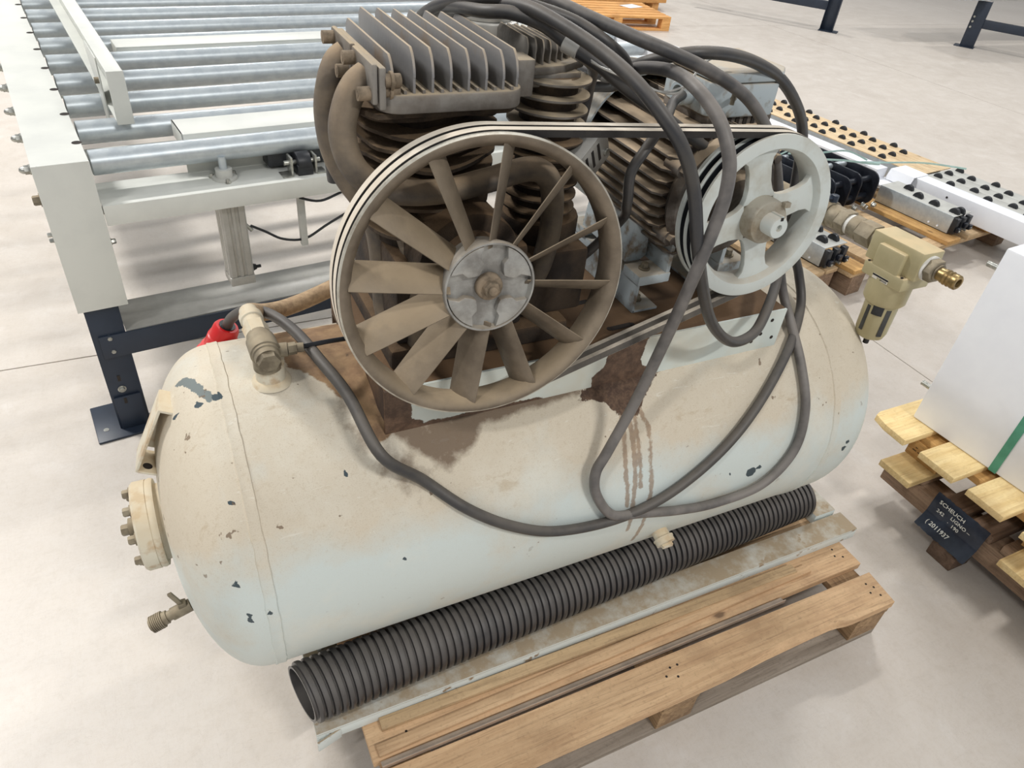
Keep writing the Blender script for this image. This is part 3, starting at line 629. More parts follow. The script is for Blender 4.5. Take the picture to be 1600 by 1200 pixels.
belt(.0145); belt(.0345)
# ------------------------------------------------------------------ electric motor
MX, MZ = .912, 1.105
mb = MB(); mb.cyl((MX, .95, MZ), (MX, 1.25, MZ), .098, n=40)
mot = obj('motor_body', mb, M['motor'], AC)
for sgn in (-1, 1):
    for k in range(12):
        dz = -.112 + .0205 * k; R_ = .137
        if abs(dz) > .125: continue
        x1 = sqrt(R_ * R_ - dz * dz); x0 = sqrt(max(.09 ** 2 - dz * dz, 0)) * .9
        if x1 - x0 < .02: continue
        mb = MB(); y0, y1 = .955, 1.262
        P = [(x0, y0 + .01), (x1 - .012, y0), (x1, y0 + .016), (x1, y1), (x0, y1)]
        Tf = Matrix(((sgn, 0, 0, MX), (0, 1, 0, 0), (0, 0, 1, MZ + dz), (0, 0, 0, 1)))
        mb.prism(P, -.0022, .0022, Tf); obj('motor_fin', mb, M['motor'], mot, off=OFF[AC.name], bevel=.0006)
for k in range(7):
    x = MX - .06 + .02 * k; dz0 = sqrt(.095 ** 2 - (x - MX) ** 2)
    obj('motor_fin', MB().bb((x - .002, .96, MZ + dz0), (x + .002, 1.25, MZ + .126 - abs(x - MX) * .25)), M['motor'], mot, off=OFF[AC.name], bevel=.0006)
# front end shield and rear fan cowl
mb = MB(); mb.lathe([(.0, .112), (-.012, .118), (-.024, .108), (-.034, .06), (-.055, .05), (-.060, .03)], (MX, .955, MZ), (0, 1, 0), 44, c0=True, c1=True); obj('end_shield', mb, M['motor'], AC)
for a in (35, 150, 215, 325):
    mb = MB(); c_ = Vector((MX + .118 * cos(radians(a)), .94, MZ + .118 * sin(radians(a)))); mb.cyl(c_, c_ + Vector((0, .04, 0)), .014, n=14); mb.cyl(c_ - Vector((0, .012, 0)), c_, .009, n=6); obj('shield_lug', mb, M['motor'], AC)
mb = MB(); mb.lathe([(-.045, .143), (-.045, .147), (.06, .147), (.10, .135), (.115, .10), (.115, .01), (.112, .01), (.110, .098), (.097, .131), (.058, .143)], (MX, 1.25, MZ), (0, 1, 0), 56, closed=True); obj('fan_cowl', mb, M['motorpaint'], AC)
mb = MB(); Tb = Matrix.Translation((.665, 1.00, 1.175)) @ Matrix.Rotation(.5, 4, 'Z') @ Matrix.Rotation(-.5, 4, 'Y')
mb.box((0, 0, 0), (.085, .004, .06), T=Tb); mb.box((0, .015, .03), (.085, .034, .004), T=Tb); gb = obj('guard_bracket', mb, M['alu'], AC, bevel=.001)
for k in range(3): obj('bracket_slot', MB().box((-.024 + .018 * k, -.0025, .004), (.006, .001, .034), T=Tb), M['dark'], gb, off=OFF[AC.name])
obj('bracket_screw', MB().cyl(Tb @ Vector((.03, -.002, -.012)), Tb @ Vector((.03, -.006, -.012)), .006, n=14), M['bolt'], gb, off=OFF[AC.name])
# feet, bolts and C rails
for sx in (-1, 1):
    fx = MX + sx * .095
    for y in (.985, 1.20):
        mb = MB(); mb.bb((fx - .036, y - .028, .932), (fx + .036, y + .028, .952)); obj('motor_foot', mb, M['motorpaint'], AC, bevel=.002)
        mb = MB(); xw = fx - sx * .030; mb.prism([(xw - .005, .95), (xw + .005, .95), (xw - sx * .0 + .005, 1.03), (xw - .005, 1.03)], y - .026, y + .05, Matrix(((1, 0, 0, 0), (0, 0, 1, 0), (0, 1, 0, 0), (0, 0, 0, 1)))); obj('foot_web', mb, M['motorpaint'], AC, bevel=.002)
        mb = MB(); hexbolt(mb, (fx + sx * .008, y, .952), (0, 0, 1), .0085, .013); obj('foot_bolt', mb, M['nickel'], AC)
    mb = MB(); x0, x1 = (fx - .030, fx + .030)
    if sx < 0: mb.bb((x0, .965, .866), (x0 + .006, 1.235, .932)); mb.bb((x0, .965, .926), (x1, 1.235, .932)); mb.bb((x0, .965, .866), (x1, 1.235, .872))
    else: mb.bb((x1 - .006, .965, .866), (x1, 1.235, .932)); mb.bb((x0, .965, .926), (x1, 1.235, .932)); mb.bb((x0, .965, .866), (x1, 1.235, .872))
    obj('motor_rail', mb, M['motorpaint'], AC, bevel=.0015)
    mb = MB(); hexbolt(mb, (fx + .002, 1.0, .872), (0, 0, 1), .008, .012); obj('rail_bolt', mb, M['nickel'], AC)
mb = MB(); P = [(MX - .116, 1.03), (MX - .085, 1.06), (MX - .075, .96), (MX - .09, .95), (MX - .125, .95)]
mb.prism(P, 1.02, 1.19, Matrix(((1, 0, 0, 0), (0, 0, 1, 0), (0, 1, 0, 0), (0, 0, 0, 1)))); obj('motor_leg_wall', mb, M['motorpaint'], AC, bevel=.003)
# terminal box with gland
mb = MB(); P = [(.885, .975), (1.005, .975), (1.03, 1.0), (1.03, 1.125), (.875, 1.125), (.868, 1.10), (.868, .995)]
mb.prism(P, 1.236, 1.292); tb = obj('terminal_box', mb, M['motorpaint'], AC, bevel=.004)
mb = MB(); P2 = [(MX + (x - MX) * 1.02, 1.05 + (y - 1.05) * 1.03) for x, y in P]; mb.prism(P2, 1.294, 1.312); obj('terminal_lid', mb, M['motorpaint'], tb, bevel=.004, off=OFF[AC.name])
mb = MB(); mb.bb((.875, .985, 1.215), (1.02, 1.12, 1.237)); obj('box_plinth', mb, M['motor'], tb, bevel=.004, off=OFF[AC.name])
for k in range(6): obj('box_vent', MB().bb((.90 + .018 * k, .983, 1.219), (.908 + .018 * k, .9845, 1.233)), M['dark'], tb, off=OFF[AC.name])
mb = MB(); mb.lathe([(0, .022), (.022, .021), (.024, .019), (.024, .013), (.004, .012), (.004, .001)], (.866, 1.045, 1.262), (-1, -.1, 0), 28); obj('cable_gland', mb, M['motorpaint'], tb, off=OFF[AC.name])
obj('gland_bore', MB().cyl((.8625, 1.045, 1.262), (.8615, 1.045, 1.262), .012, n=20), M['dark'], tb, off=OFF[AC.name])
mb = MB(); mb.cyl((.905, .968, 1.272), (.89, .955, 1.276), .0045, n=10); mb.cyl((.886, .95, 1.268), (.886, .95, 1.29), .004, n=10); obj('box_screw', mb, M['nickel'], tb, off=OFF[AC.name])
# ------------------------------------------------------------------ outlet pipe, ball valve and air filter
X0 = 1.395
dz_ = lambda y: .962 + (.90 - y) * .035
def pc(y, x=X0): return Vector((x, y, dz_(y)))
mb = MB(); mb.tube([(1.39, 1.42, .72), (1.395, 1.42, .86), (1.395, 1.39, .94), (1.395, 1.30, .948), (1.395, 1.15, .955)], .017, 16, smooth=6); obj('outlet_pipe', mb, M['nickel'], AC)
mb = MB()
for y0, y1, r, n in ((1.17, 1.085, .026, 28), (1.10, 1.075, .030, 28), (1.075, 1.045, .0265, 28), (1.045, 1.02, .030, 6)): mb.cyl(pc(y0), pc(y1), r, n=n)
obj('ball_valve', mb, M['nickel'], AC, bevel=.0015)
mb = MB(); mb.cyl(pc(1.085), pc(1.085) + Vector((0, 0, .045)), .009, n=14); mb.box(pc(1.10) + Vector((-.01, .03, .05)), (.018, .10, .004), Matrix.Rotation(.25, 3, 'X')); obj('valve_lever', mb, M['navy'], AC, bevel=.001)
mb = MB(); mb.cyl(pc(1.02), pc(1.008), .023, n=24); obj('thread_tape', mb, M['ptfe'], AC)
mb = MB(); mb.cyl(pc(1.010), pc(.985), .026, n=24); mb.cyl(pc(.985), pc(.945), .0285, n=6); mb.cyl(pc(.947), pc(.93), .021, n=20); obj('pipe_union', mb, M['nickel'], AC, bevel=.001)
mb = MB(); yf0, yf1 = .805, .935; zc = .958
Tt = Matrix.Translation((X0, .87, zc)) @ Matrix.Rotation(-.035, 4, 'X')
mb.bb((-.030, -.065, -.030), (.034, .065, .034), Tt); mb.bb((-.042, -.052, -.042), (.042, .052, -.028), Tt); mb.bb((-.043, -.034, -.040), (-.02, .034, .018), Tt)
mb.bb((-.044, -.054, -.058), (.044, .050, -.028), Tt)
ff = obj('filter_head', mb, M['filter'], AC, bevel=.004)
mb = MB(); mb.lathe([(-.05, .046), (-.105, .045), (-.112, .040)], (0, 0, 0), (0, 0, 1), 40, Tt); mb.add([], []); obj('filter_collar', mb.lathe([(-.112, .040), (-.112, .01)], (0, 0, 0), (0, 0, 1), 40, Tt), M['filter'], AC)
mb = MB(); mb.lathe([(-.108, .036), (-.185, .034), (-.198, .030), (-.204, .02), (-.205, .001)], (0, 0, 0), (0, 0, 1), 40, Tt); fb = obj('filter_bowl', mb, M['filterbowl'], AC)
mb = MB()
def patch_cyl(mb, r, a0, a1, z0, z1, n=8):
    V = [(r * cos(a0 + (a1 - a0) * i / n), r * sin(a0 + (a1 - a0) * i / n), z) for z in (z0, z1) for i in range(n + 1)]
    V += [((r - .002) * cos(a0 + (a1 - a0) * i / n), (r - .002) * sin(a0 + (a1 - a0) * i / n), z) for z in (z0, z1) for i in range(n + 1)]
    m = n + 1; F = [(i, i + 1, m + i + 1, m + i) for i in range(n)] + [(2 * m + i, 3 * m + i, 3 * m + i + 1, 2 * m + i + 1) for i in range(n)]
    F += [(i, 2 * m + i, 2 * m + i + 1, i + 1) for i in range(n)] + [(m + i, m + i + 1, 3 * m + i + 1, 3 * m + i) for i in range(n)] + [(0, m, 3 * m, 2 * m), (n, 2 * m + n, 3 * m + n, m + n)]
    mb.add(V, F, Tt)
patch_cyl(mb, .0362, radians(-122), radians(-104), -.185, -.118); patch_cyl(mb, .0362, radians(168), radians(182), -.18, -.118); obj('sight_slot', mb, M['glass'], fb, off=OFF[AC.name])
mb = MB(); patch_cyl(mb, .0395, radians(-168), radians(-133), -.134, -.108); obj('bowl_latch', mb, M['black'], fb, off=OFF[AC.name], bevel=.001)
mb = MB(); mb.cyl((0, 0, -.203), (0, 0, -.222), .0065, n=14, T=Tt); mb.cyl((0, 0, -.203), (0, 0, -.209), .009, n=14, T=Tt); obj('drain_nipple', mb, M['black'], fb, off=OFF[AC.name])
mb = MB(); mb.bb((-.0455, -.022, -.055), (-.0441, .018, -.045), Tt); obj('rating_label', mb, M['labelw'], ff, off=OFF[AC.name])
mb = MB(); mb.bb((-.0460, -.022, -.0485), (-.0450, .018, -.045), Tt); mb.bb((-.0458, -.020, -.0515), (-.0450, .004, -.0505), Tt); mb.bb((-.0458, -.020, -.0535), (-.0450, -.002, -.0525), Tt); obj('label_print', mb, M['black'], ff, off=OFF[AC.name])
for y in (-.045, .042): obj('head_screw', MB().cyl((-.040, y, -.0285), (-.040, y, -.0265), .003, n=12, T=Tt), M['dark'], ff, off=OFF[AC.name])
mb = MB(); mb.cyl((0, -.065, 0), (0, -.070, 0), .027, n=28, T=Tt); obj('thread_tape', mb, M['ptfe'], AC)
mb = MB(); mb.lathe([(0, .026), (.016, .026), (.018, .022)], (0, -.070, 0), (0, -1, 0), 6, Tt, True, True); mb.cyl((0, -.088, 0), (0, -.092, 0), .018, n=20, T=Tt); obj('reducer_nut', mb, M['nickel'], AC, bevel=.001)
mb = MB(); mb.lathe([(0, .014), (.012, .014), (.013, .0155), (.018, .0155), (.020, .0165), (.024, .0145), (.028, .0165), (.032, .0145), (.036, .0160), (.044, .0155), (.046, .013), (.046, .009), (.03, .008), (.03, .001)], (0, -.090, 0), (0, -1, 0), 28, Tt); obj('hose_coupling', mb, M['brass'], AC)
# ------------------------------------------------------------------ power cable
PWR = root('power_cable', 'long grey rubber power cable with red plug looped over the compressor and its tank', 'cable', (.673, .74, .55))
CB = {}
CB['a'] = [[0.058,1.28,0.772],[0.072,1.26,0.81],[0.098,1.22,0.847],[0.13,1.16,0.87],[0.159,1.08,0.878],[0.18,0.98,0.879],[0.205,0.9,0.857],[0.23,0.81,0.80],[0.299,0.808,0.723],[0.368,0.77,0.664],[0.449,0.749,0.609],[0.543,0.74,0.566],[0.673,0.738,0.548],[0.792,0.74,0.569],[0.913,0.755,0.628],[1.017,0.788,0.696],[1.134,0.855,0.771],[1.22,0.93,0.822],[1.227,0.97,0.88],[1.194,0.98,0.942],[1.16,0.99,1.029],[1.135,0.99,1.126],[1.129,1.0,1.186],[1.079,0.99,1.245],[1.001,0.98,1.301],[0.892,0.96,1.339],[0.79,0.95,1.351],[0.738,0.99,1.331],[0.733,1.04,1.307],[0.734,1.12,1.275],[0.734,1.2,1.265],[.74,1.35,1.25]]
CB['b'] = [[0.773,1.35,1.24],[0.776,1.25,1.255],[0.733,1.1,1.276],[0.723,1.0,1.317],[0.725,0.92,1.333],[0.713,0.84,1.331],[0.724,0.79,1.301],[0.732,0.76,1.257],[0.733,0.75,1.213],[0.726,0.745,1.172],[0.707,0.74,1.087],[0.702,0.76,0.956],[0.684,0.775,0.816],[0.64,0.765,0.718],[0.617,0.757,0.677],[0.625,0.75,0.623],[0.665,0.738,0.565],[0.734,0.738,0.543],[0.837,0.737,0.513],[0.944,0.738,0.494],[1.061,0.735,0.511],[1.131,0.743,0.582],[1.154,0.773,0.67],[1.161,0.83,0.748],[1.17,0.9,0.809],[1.165,0.95,0.869],[1.12,0.96,0.977],[1.082,0.97,1.087],[1.018,0.95,1.175],[0.953,0.93,1.237],[0.887,0.925,1.289],[0.798,0.92,1.331],[0.725,0.93,1.357],[0.685,0.96,1.369],[0.652,1.02,1.379],[0.616,1.08,1.391],[0.595,1.14,1.397],[.57,1.22,1.385],[.55,1.32,1.34]]
CB['c'] = [[.50,1.38,1.25],[0.501,1.3,1.325],[0.486,1.2,1.355],[0.511,1.1,1.386],[0.524,1.02,1.399],[0.546,0.95,1.39],[0.57,0.88,1.373],[0.587,0.82,1.353],[0.614,0.78,1.319],[0.646,0.76,1.277],[0.678,0.755,1.217],[0.705,0.75,1.136],[0.751,0.76,1.045],[0.804,0.775,0.965],[0.863,0.79,0.907],[0.914,0.8,0.88],[0.975,0.82,0.878],[1.022,0.85,0.906],[1.092,0.91,0.919],[1.111,0.94,0.959]]
CB['d'] = [[.46,1.36,1.26],[0.460,1.3,1.325],[0.465,1.2,1.368],[0.494,1.1,1.397],[0.528,1.08,1.396],[0.567,1.05,1.39],[0.613,1.03,1.377],[0.65,1.0,1.357],[0.691,1.0,1.329],[0.723,1.02,1.293]]
CB['e'] = [[.47,1.36,1.25],[0.468,1.27,1.335],[0.470,1.19,1.366],[0.481,1.08,1.382],[0.509,1.04,1.388],[0.543,1.0,1.38],[0.572,0.96,1.359],[0.606,0.93,1.34],[0.643,0.92,1.315],[0.703,0.92,1.281],[0.778,0.94,1.239],[0.885,0.955,1.18]]
CB['f'] = [[0.608,1.0,1.339],[0.667,1.05,1.307],[0.698,1.1,1.256],[0.694,1.1,1.218],[0.700,1.13,1.15]]
CB['g'] = [[0.774,1.35,1.21],[0.791,1.25,1.265],[0.833,1.2,1.272],[0.859,1.15,1.281],[0.92,1.14,1.30]]
CB['h'] = [[0.70,1.35,1.18],[0.735,1.25,1.20],[0.75,1.18,1.235],[0.753,1.1,1.262],[0.707,1.05,1.315]]
CB['i'] = [[0.700,1.13,1.15],[0.69,1.2,1.05],[0.74,1.24,.95],[0.73,1.26,.885]]
for k, v in CB.items():
    obj('cable_strand', MB().tube(v, .0100 if k in 'abcde' else .0092, 14, smooth=9), M['rubber2'] if k in ('b', 'f') else M['rubber'], PWR)
# red plug
d_ = Vector((-.38, .15, -.90)).normalized(); p_ = Vector((.058, 1.28, .772)) - d_ * .012
mb = MB(); mb.lathe([(0, .013), (.0, .021), (.006, .0245), (.028, .0265), (.030, .029), (.052, .030)], p_, d_, 32, c0=True); mb.lathe([(.030, .0305), (.050, .0305)], p_, d_, 8, c0=True, c1=True)
pg = obj('plug_body', mb, M['plug'], PWR)
mb = MB(); mb.lathe([(.052, .0295), (.058, .034), (.074, .036), (.076, .039), (.118, .0385), (.12, .02)], p_, d_, 32, c1=True); obj('plug_shell', mb, M['plug2'], PWR)
mb = MB(); mb.lathe([(.118, .036), (.135, .036)], p_, d_, 32, c1=True); mb.bb(p_ + d_ * .09 + Vector((-.05, -.01, -.01)), p_ + d_ * .09 + Vector((-.035, .01, .02))); obj('plug_collar', mb, M['greyplug'], PWR)
mb = MB(); mb.lathe([(-.002, .0155), (.001, .0155)], p_, d_, 28, c0=True, c1=True); obj('gland_ring', mb, M['black'], PWR)
mb = MB(); c_ = Vector((.570, .962, 1.360)); dd = (Vector(CB['e'][6]) - Vector(CB['e'][4])).normalized(); mb.cyl(c_ - dd * .011, c_ + dd * .013, .0125, n=20); obj('tape_wrap', mb, M['alu'], PWR)
# motor lead: fixed in the terminal box, so part of the compressor
obj('motor_lead', MB().tube([(.872, 1.045, 1.262), (.845, 1.03, 1.262), (.80, .995, 1.262), (.744, .935, 1.255), (.685, .89, 1.232), (.660, .885, 1.195), (.668, .89, 1.14), (.69, .93, 1.09), (.66, 1.0, .98), (.64, 1.1, .885)], .0085, 12, smooth=7), M['rubber'], AC)
tw = root('tie_wire', 'thin bare tie wire hanging between the taped cable and the terminal box', 'wire', (.695, .92, 1.31))
for dz in (0, .006): obj('wire_strand', MB().tube([(.578, .95, 1.353 + dz), (.599, .92, 1.342), (.638, .905, 1.329 + dz), (.695, .905, 1.310), (.748, .925, 1.300 + dz), (.796, .96, 1.305), (.83, .98, 1.325), (.875, 1.0, 1.332 + dz * .5)], .0018, 6, smooth=6), M['alu'], tw)
# ------------------------------------------------------------------ black corrugated hose on the skid
HA, HB = Vector((.056, .790, .2385)), Vector((1.432, .872, .204)); hL = (HB - HA).length; npitch = 84; pr_ = []
for k in range(npitch):
    a = hL * k / npitch; q = hL / npitch
    pr_ += [(a, .0555), (a + q * .16, .0560), (a + q * .26, .0618), (a + q * .42, .0625), (a + q * .74, .0625), (a + q * .90, .0615), (a + q * .98, .0560)]
pr_ = [(-.004, .0545), (-.004, .0575)] + pr_ + [(hL, .0555), (hL, .052)] + [(hL * (1 - i / 20), .052) for i in range(1, 20)] + [(-.004, .052)]
mb = MB().lathe(pr_, HA, HB - HA, 56, closed=True)
mb.v = [(x + (.79 - y) * .19 * max(0, 1 - (x - .046) / .16), y, z) for x, y, z in mb.v]
tag(obj('corrugated_hose', mb, M['corr'], None, off=HA, ang=50), 'black corrugated plastic hose lying on the skid frame along the tank', 'hose')
# ------------------------------------------------------------------ pallet under the compressor
PL = root('wooden_pallet', 'weathered brown wooden pallet under the compressor skid', 'pallet', (.82, .95, 0))
def plank(name, a, b, mat, parent, bev=.0015, **k): return obj(name, MB().bb(a, b), mat, parent, bevel=bev, **k)
P = [(.160, .531), (.80, .531), (.93, .533), (.99, .541), (1.05, .549), (1.12, .553), (1.20, .556), (1.26, .556), (1.285, .549), (1.31, .535), (1.33, .531), (1.469, .531), (1.479, .625), (.160, .633)]
mb = MB(); n = len(P); V = [(x, y, .140) for x, y in P] + [(x, min(y, y if y > .6 else .531 + (y - .531) * .35), .118) for x, y in P]
mb.add(V, [tuple(range(n)), tuple(range(n, 2 * n))[::-1]] + [(i, (i + 1) % n, n + (i + 1) % n, n + i) for i in range(n)])
obj('deck_board', mb, M['woodx'], PL)
for y0, y1 in ((.655, .765), (.80, .90), (.935, 1.035), (1.07, 1.17), (1.205, 1.30), (1.33, 1.42)): plank('deck_board', (.152, y0, .119), (1.481, y1, .1402), M['woodx'], PL)
for x0, x1 in ((.165, .265), (.766, .864), (1.367, 1.467)):
    plank('stringer_board', (x0, .533, .098), (x1, 1.418, .1185), M['woodblk'], PL)
    for y0 in (.535, .93, 1.32): plank('block', (x0, y0, .020), (x1, y0 + .098, .0978), M['woodblk'], PL)
for y0 in (.535, .93, 1.32): plank('bottom_board', (.158, y0, 0.0), (1.468, y0 + .098, .0198), M['woodgrey'], PL)
for x, y in ((1.44, .60), (1.452, .585), (1.43, .575), (1.45, .56), (.82, .60), (.80, .585), (.825, .575), (.84, .60), (1.43, .70), (1.44, .72), (1.45, .69), (.23, .69), (.21, .71)):
    obj('nail', MB().cyl((x, y, .139), (x, y, .1407), .0028, n=10), M['dark'], PL)
lb = MB().box((.735, .7120, .1475), (1.10, .026, .012), Matrix.Rotation(-.012, 3, 'Z')); tag(obj('lath', lb, M['woodx2'], None, off=Vector((.735, .72, .1415)), bevel=.001), 'long thin brown lath lying beside the skid rail on the pallet', 'lath')
lb = MB().box((.745, .682, .1455), (1.16, .024, .009), Matrix.Rotation(.020, 3, 'Z')); tag(obj('lath', lb, M['woodx'], None, off=Vector((.745, .68, .1415)), bevel=.001), 'paler thin lath lying askew on the pallet, nearer the metal strip', 'lath')
ms = MB(); A, B = Vector((.165, .6405, .1405)), Vector((1.195, .646, .1405)); ms.bb((.165, .636, .1403), (1.195, .651, .1425)); ms.bb((.165, .636, .1425), (1.195, .638, .152))
tag(obj('metal_strip', ms, M['steelstrip'], None, off=A, bevel=.0004), 'slim pale metal angle strip lying over a gap of the front pallet', 'metal strip')
# ------------------------------------------------------------------ roller conveyor (frame turned by RA)
CV = root('roller_conveyor', 'off-white roller conveyor with zinc rollers on navy legs behind the compressor', 'conveyor', (1.3, 2.9, 0), RA)
mb = MB(); mb.bb((-.028, 2.012, .849), (.097, 5.2, .856)); mb.bb((-.028, 2.012, .44), (-.022, 5.2, .849)); mb.bb((.091, 2.012, .60), (.097, 5.2, .849))
obj('side_rail', mb, M['paint'], CV)
obj('end_plate', MB().bb((-.029, 2.005, .442), (.098, 2.012, .857)), M['paint'], CV, bevel=.0015)
mb = MB(); mb.bb((2.615, 2.3, .44), (2.625, 5.2, .856)); mb.bb((2.615, 2.3, .850), (2.665, 5.2, .857)); mb.bb((2.615, 2.3, .44), (2.665, 5.2, .446)); obj('side_rail', mb, M['paint2'], CV)
r0 = None
for i in range(9):
    v = 2.114 + .236 * i
    if r0 is None:
        mb = MB(); mb.lathe([(0, .030), (.002, .0325), (2.50, .0325), (2.503, .030)], (.104, v, .811), (1, 0, 0), 32, c0=True, c1=True); r0 = obj('roller', mb, M['zinc'], CV); s0 = obj('roller_slot', MB().cyl((.0985, v, .811), (.085, v, .811), .016, n=18), M['dark'], CV)
        mb = MB(); mb.cyl((-.028, v, .811), (-.034, v, .811), .013, n=18); mb.lathe([(0, .0115), (.010, .0115)], (-.034, v, .811), (-1, 0, 0), 6, c0=True, c1=True); mb.lathe([(.010, .0095), (.016, .0085), (.021, .005), (.0225, .0005)], (-.034, v, .811), (-1, 0, 0), 16); n0 = obj('acorn_nut', mb, M['bolt'], CV)
        nt = obj('rail_notch', MB().lathe([(0, .012), (.0006, .012)], (.088, v + .03, .8562), (0, 0, 1), 16, c0=True, c1=True), M['dark'], CV)
    else:
        for o in (r0, s0, n0, nt): dup(o, (0, .236 * i, 0))
mb = MB(); hexbolt(mb, (.098, 2.03, .715), (1, 0, 0), .008, .014); obj('plate_bolt', mb, M['bolt'], CV)
mb = MB(); hexbolt(mb, (.098, 2.03, .625), (1, 0, 0), .007, .013); obj('plate_bolt', mb, M['bolt'], CV)
for z, v in ((.66, 2.05), (.63, 2.08)): 
    mb = MB(); hexbolt(mb, (-.028, v, z), (-1, 0, 0), .006, .012); obj('plate_bolt', mb, M['bolt'], CV)
mb = MB(); hexbolt(mb, (-.028, 2.10, .735), (-1, 0, 0), .013, .02); obj('plate_bolt', mb, M['nickel'], CV)
mb = MB(); mb.bb((.10, 2.007, .68), (2.61, 2.012, .735)); mb.bb((.10, 2.012, .730), (2.61, 2.165, .735)); mb.bb((.10, 2.16, .68), (2.61, 2.165, .730)); obj('cross_beam', mb, M['paint'], CV, bevel=.001)
mb = MB(); mb.bb((.10, 2.38, .70), (2.61, 2.43, .735)); obj('inner_beam', mb, M['paint'], CV, bevel=.001)
mb = MB(); mb.bb((.10, 3.05, .70), (2.61, 3.10, .735)); obj('inner_beam', mb, M['paint'], CV, bevel=.001)
mb = MB(); mb.bb((.345, 2.155, .70), (2.2, 2.16, .846)); mb.bb((.345, 2.16, .841), (2.2, 2.285, .846)); mb.bb((.345, 2.155, .80), (.35, 2.285, .846)); obj('lift_cover', mb, M['paint'], CV, bevel=.001)
mb = MB(); mb.bb((.335, 3.11, .841), (2.2, 3.23, .846)); mb.bb((.335, 3.11, .76), (.34, 3.23, .841)); mb.bb((.335, 3.11, .76), (2.2, 3.115, .841)); obj('lift_cover', mb, M['paint'], CV, bevel=.001)
for u in (.79, .81): obj('cover_hole', MB().cyl((u, 2.22, .8458), (u, 2.22, .8468), .004, n=10), M['dark'], CV)
# legs, lower cross channel and foot plate
mb = MB(); mb.bb((-.016, 2.018, .008), (.072, 2.023, .45)); mb.bb((-.016, 2.023, .008), (-.011, 2.075, .45)); mb.bb((.067, 2.023, .008), (.072, 2.075, .45))
leg = obj('leg', mb, M['navy'], CV, bevel=.001)
obj('foot_plate', MB().bb((-.084, 1.975, 0), (.062, 2.161, .008)), M['navy'], CV, bevel=.003)
obj('foot_hole', MB().cyl((-.055, 2.03, .008), (-.055, 2.03, .0088), .008, n=16), M['bolt'], CV)
obj('lower_leg', MB().bb((-.010, 2.010, .008), (.064, 2.016, .13)), M['navy'], CV, bevel=.001)
for u, z, r in ((.028, .34, .009), (.028, .295, .009), (.020, .155, .011)):
    mb = MB(); hexbolt(mb, (u, 2.0175, z), (0, -1, 0), r * .8, .010); obj('leg_bolt', mb, M['bolt'], CV)
mb = MB(); mb.bb((.016, 2.0165, .185), (.024, 2.0178, .205)); obj('leg_slot', mb, M['dark'], CV)
mb = MB(); mb.bb((.016, 2.0085, .105), (.024, 2.0098, .125)); obj('leg_slot', mb, M['dark'], CV)
mb = MB(); mb.bb((.0, 2.010, .275), (2.62, 2.0165, .350)); obj('lower_channel', mb, M['navy'], CV, bevel=.001)
obj('channel_top', MB().bb((.074, 2.019, .346), (2.62, 2.19, .352)), M['alu'], CV, bevel=.001)
obj('channel_back', MB().bb((.074, 2.186, .275), (2.62, 2.19, .345)), M['navy'], CV, bevel=.001)
l2 = dup(leg, (2.545, .3, 0))
# pneumatic lift cylinder with rod, clamp bearing
mb = MB(); cu, cv_ = .428, 2.085
P = []
for k in range(4):
    a = k * 90; R = Matrix.Rotation(radians(a), 2)
    for q in ((.036, -.030), (.036, -.016), (.031, -.014), (.031, -.006), (.036, -.004), (.036, .004), (.031, .006), (.031, .014), (.036, .016), (.036, .030), (.030, .036)): w_ = R @ Vector(q); P.append((cu + w_.x, cv_ + w_.y))
mb.prism(P, .435, .679); lc = obj('lift_cylinder', mb, M['alu'], CV)
mb = MB(); mb.bb((cu - .037, cv_ - .037, .405), (cu + .037, cv_ + .037, .434)); obj('cylinder_cap', mb, M['alu'], lc, bevel=.003, off=OFF[CV.name])
mb = MB(); mb.cyl((cu, cv_, .735), (cu, cv_, .742), .034, n=24); mb.cyl((cu, cv_, .742), (cu, cv_, .765), .023, n=24); obj('rod_bearing', mb, M['greyplate'], CV)
obj('piston_rod', MB().cyl((cu, cv_, .765), (cu, cv_, .80), .011, n=18), M['zinc'], CV)
for a in (30, 150, 270):
    mb = MB(); hexbolt(mb, (cu + .036 * cos(radians(a)), cv_ + .036 * sin(radians(a)), .735), (0, 0, 1), .006, .012); obj('bearing_bolt', mb, M['bolt'], CV)
mb = MB(); mb.cyl((cu + .036, cv_, .44), (cu + .052, cv_, .44), .014, .008, n=16); mb.cyl((cu + .052, cv_, .44), (cu + .066, cv_, .44), .005, n=10); obj('air_fitting', mb, M['black'], CV)
obj('air_fitting', MB().cyl((cu + .036, cv_ - .01, .59), (cu + .052, cv_ - .012, .57), .006, n=12), M['bolt'], CV)
mb = MB(); mb.tube([(cu + .05, cv_ - .012, .585), (cu + .09, 2.07, .56), (cu + .14, 2.06, .53), (cu + .21, 2.06, .52), (cu + .30, 2.07, .555), (cu + .5, 2.1, .62)], .004, 8, smooth=6); obj('sensor_cable', mb, M['black'], CV)
mb = MB(); mb.tube([(.62, 2.03, .67), (.68, 2.02, .655), (.76, 2.03, .67), (.9, 2.06, .69)], .004, 8, smooth=6); obj('sensor_cable', mb, M['black'], CV)
obj('square_rod', MB().bb((.622, 2.05, .50), (.642, 2.07, .68)), M['greyplate'], CV, bevel=.001)
mb = MB(); mb.cyl((.628, 2.06, .765), (.668, 2.06, .765), .032, n=28); mb.bb((.625, 2.03, .736), (.671, 2.10, .765)); mb.bb((.56, 2.10, .745), (.74, 2.16, .79)); bu = obj('drive_unit', mb, M['black'], CV, bevel=.002)
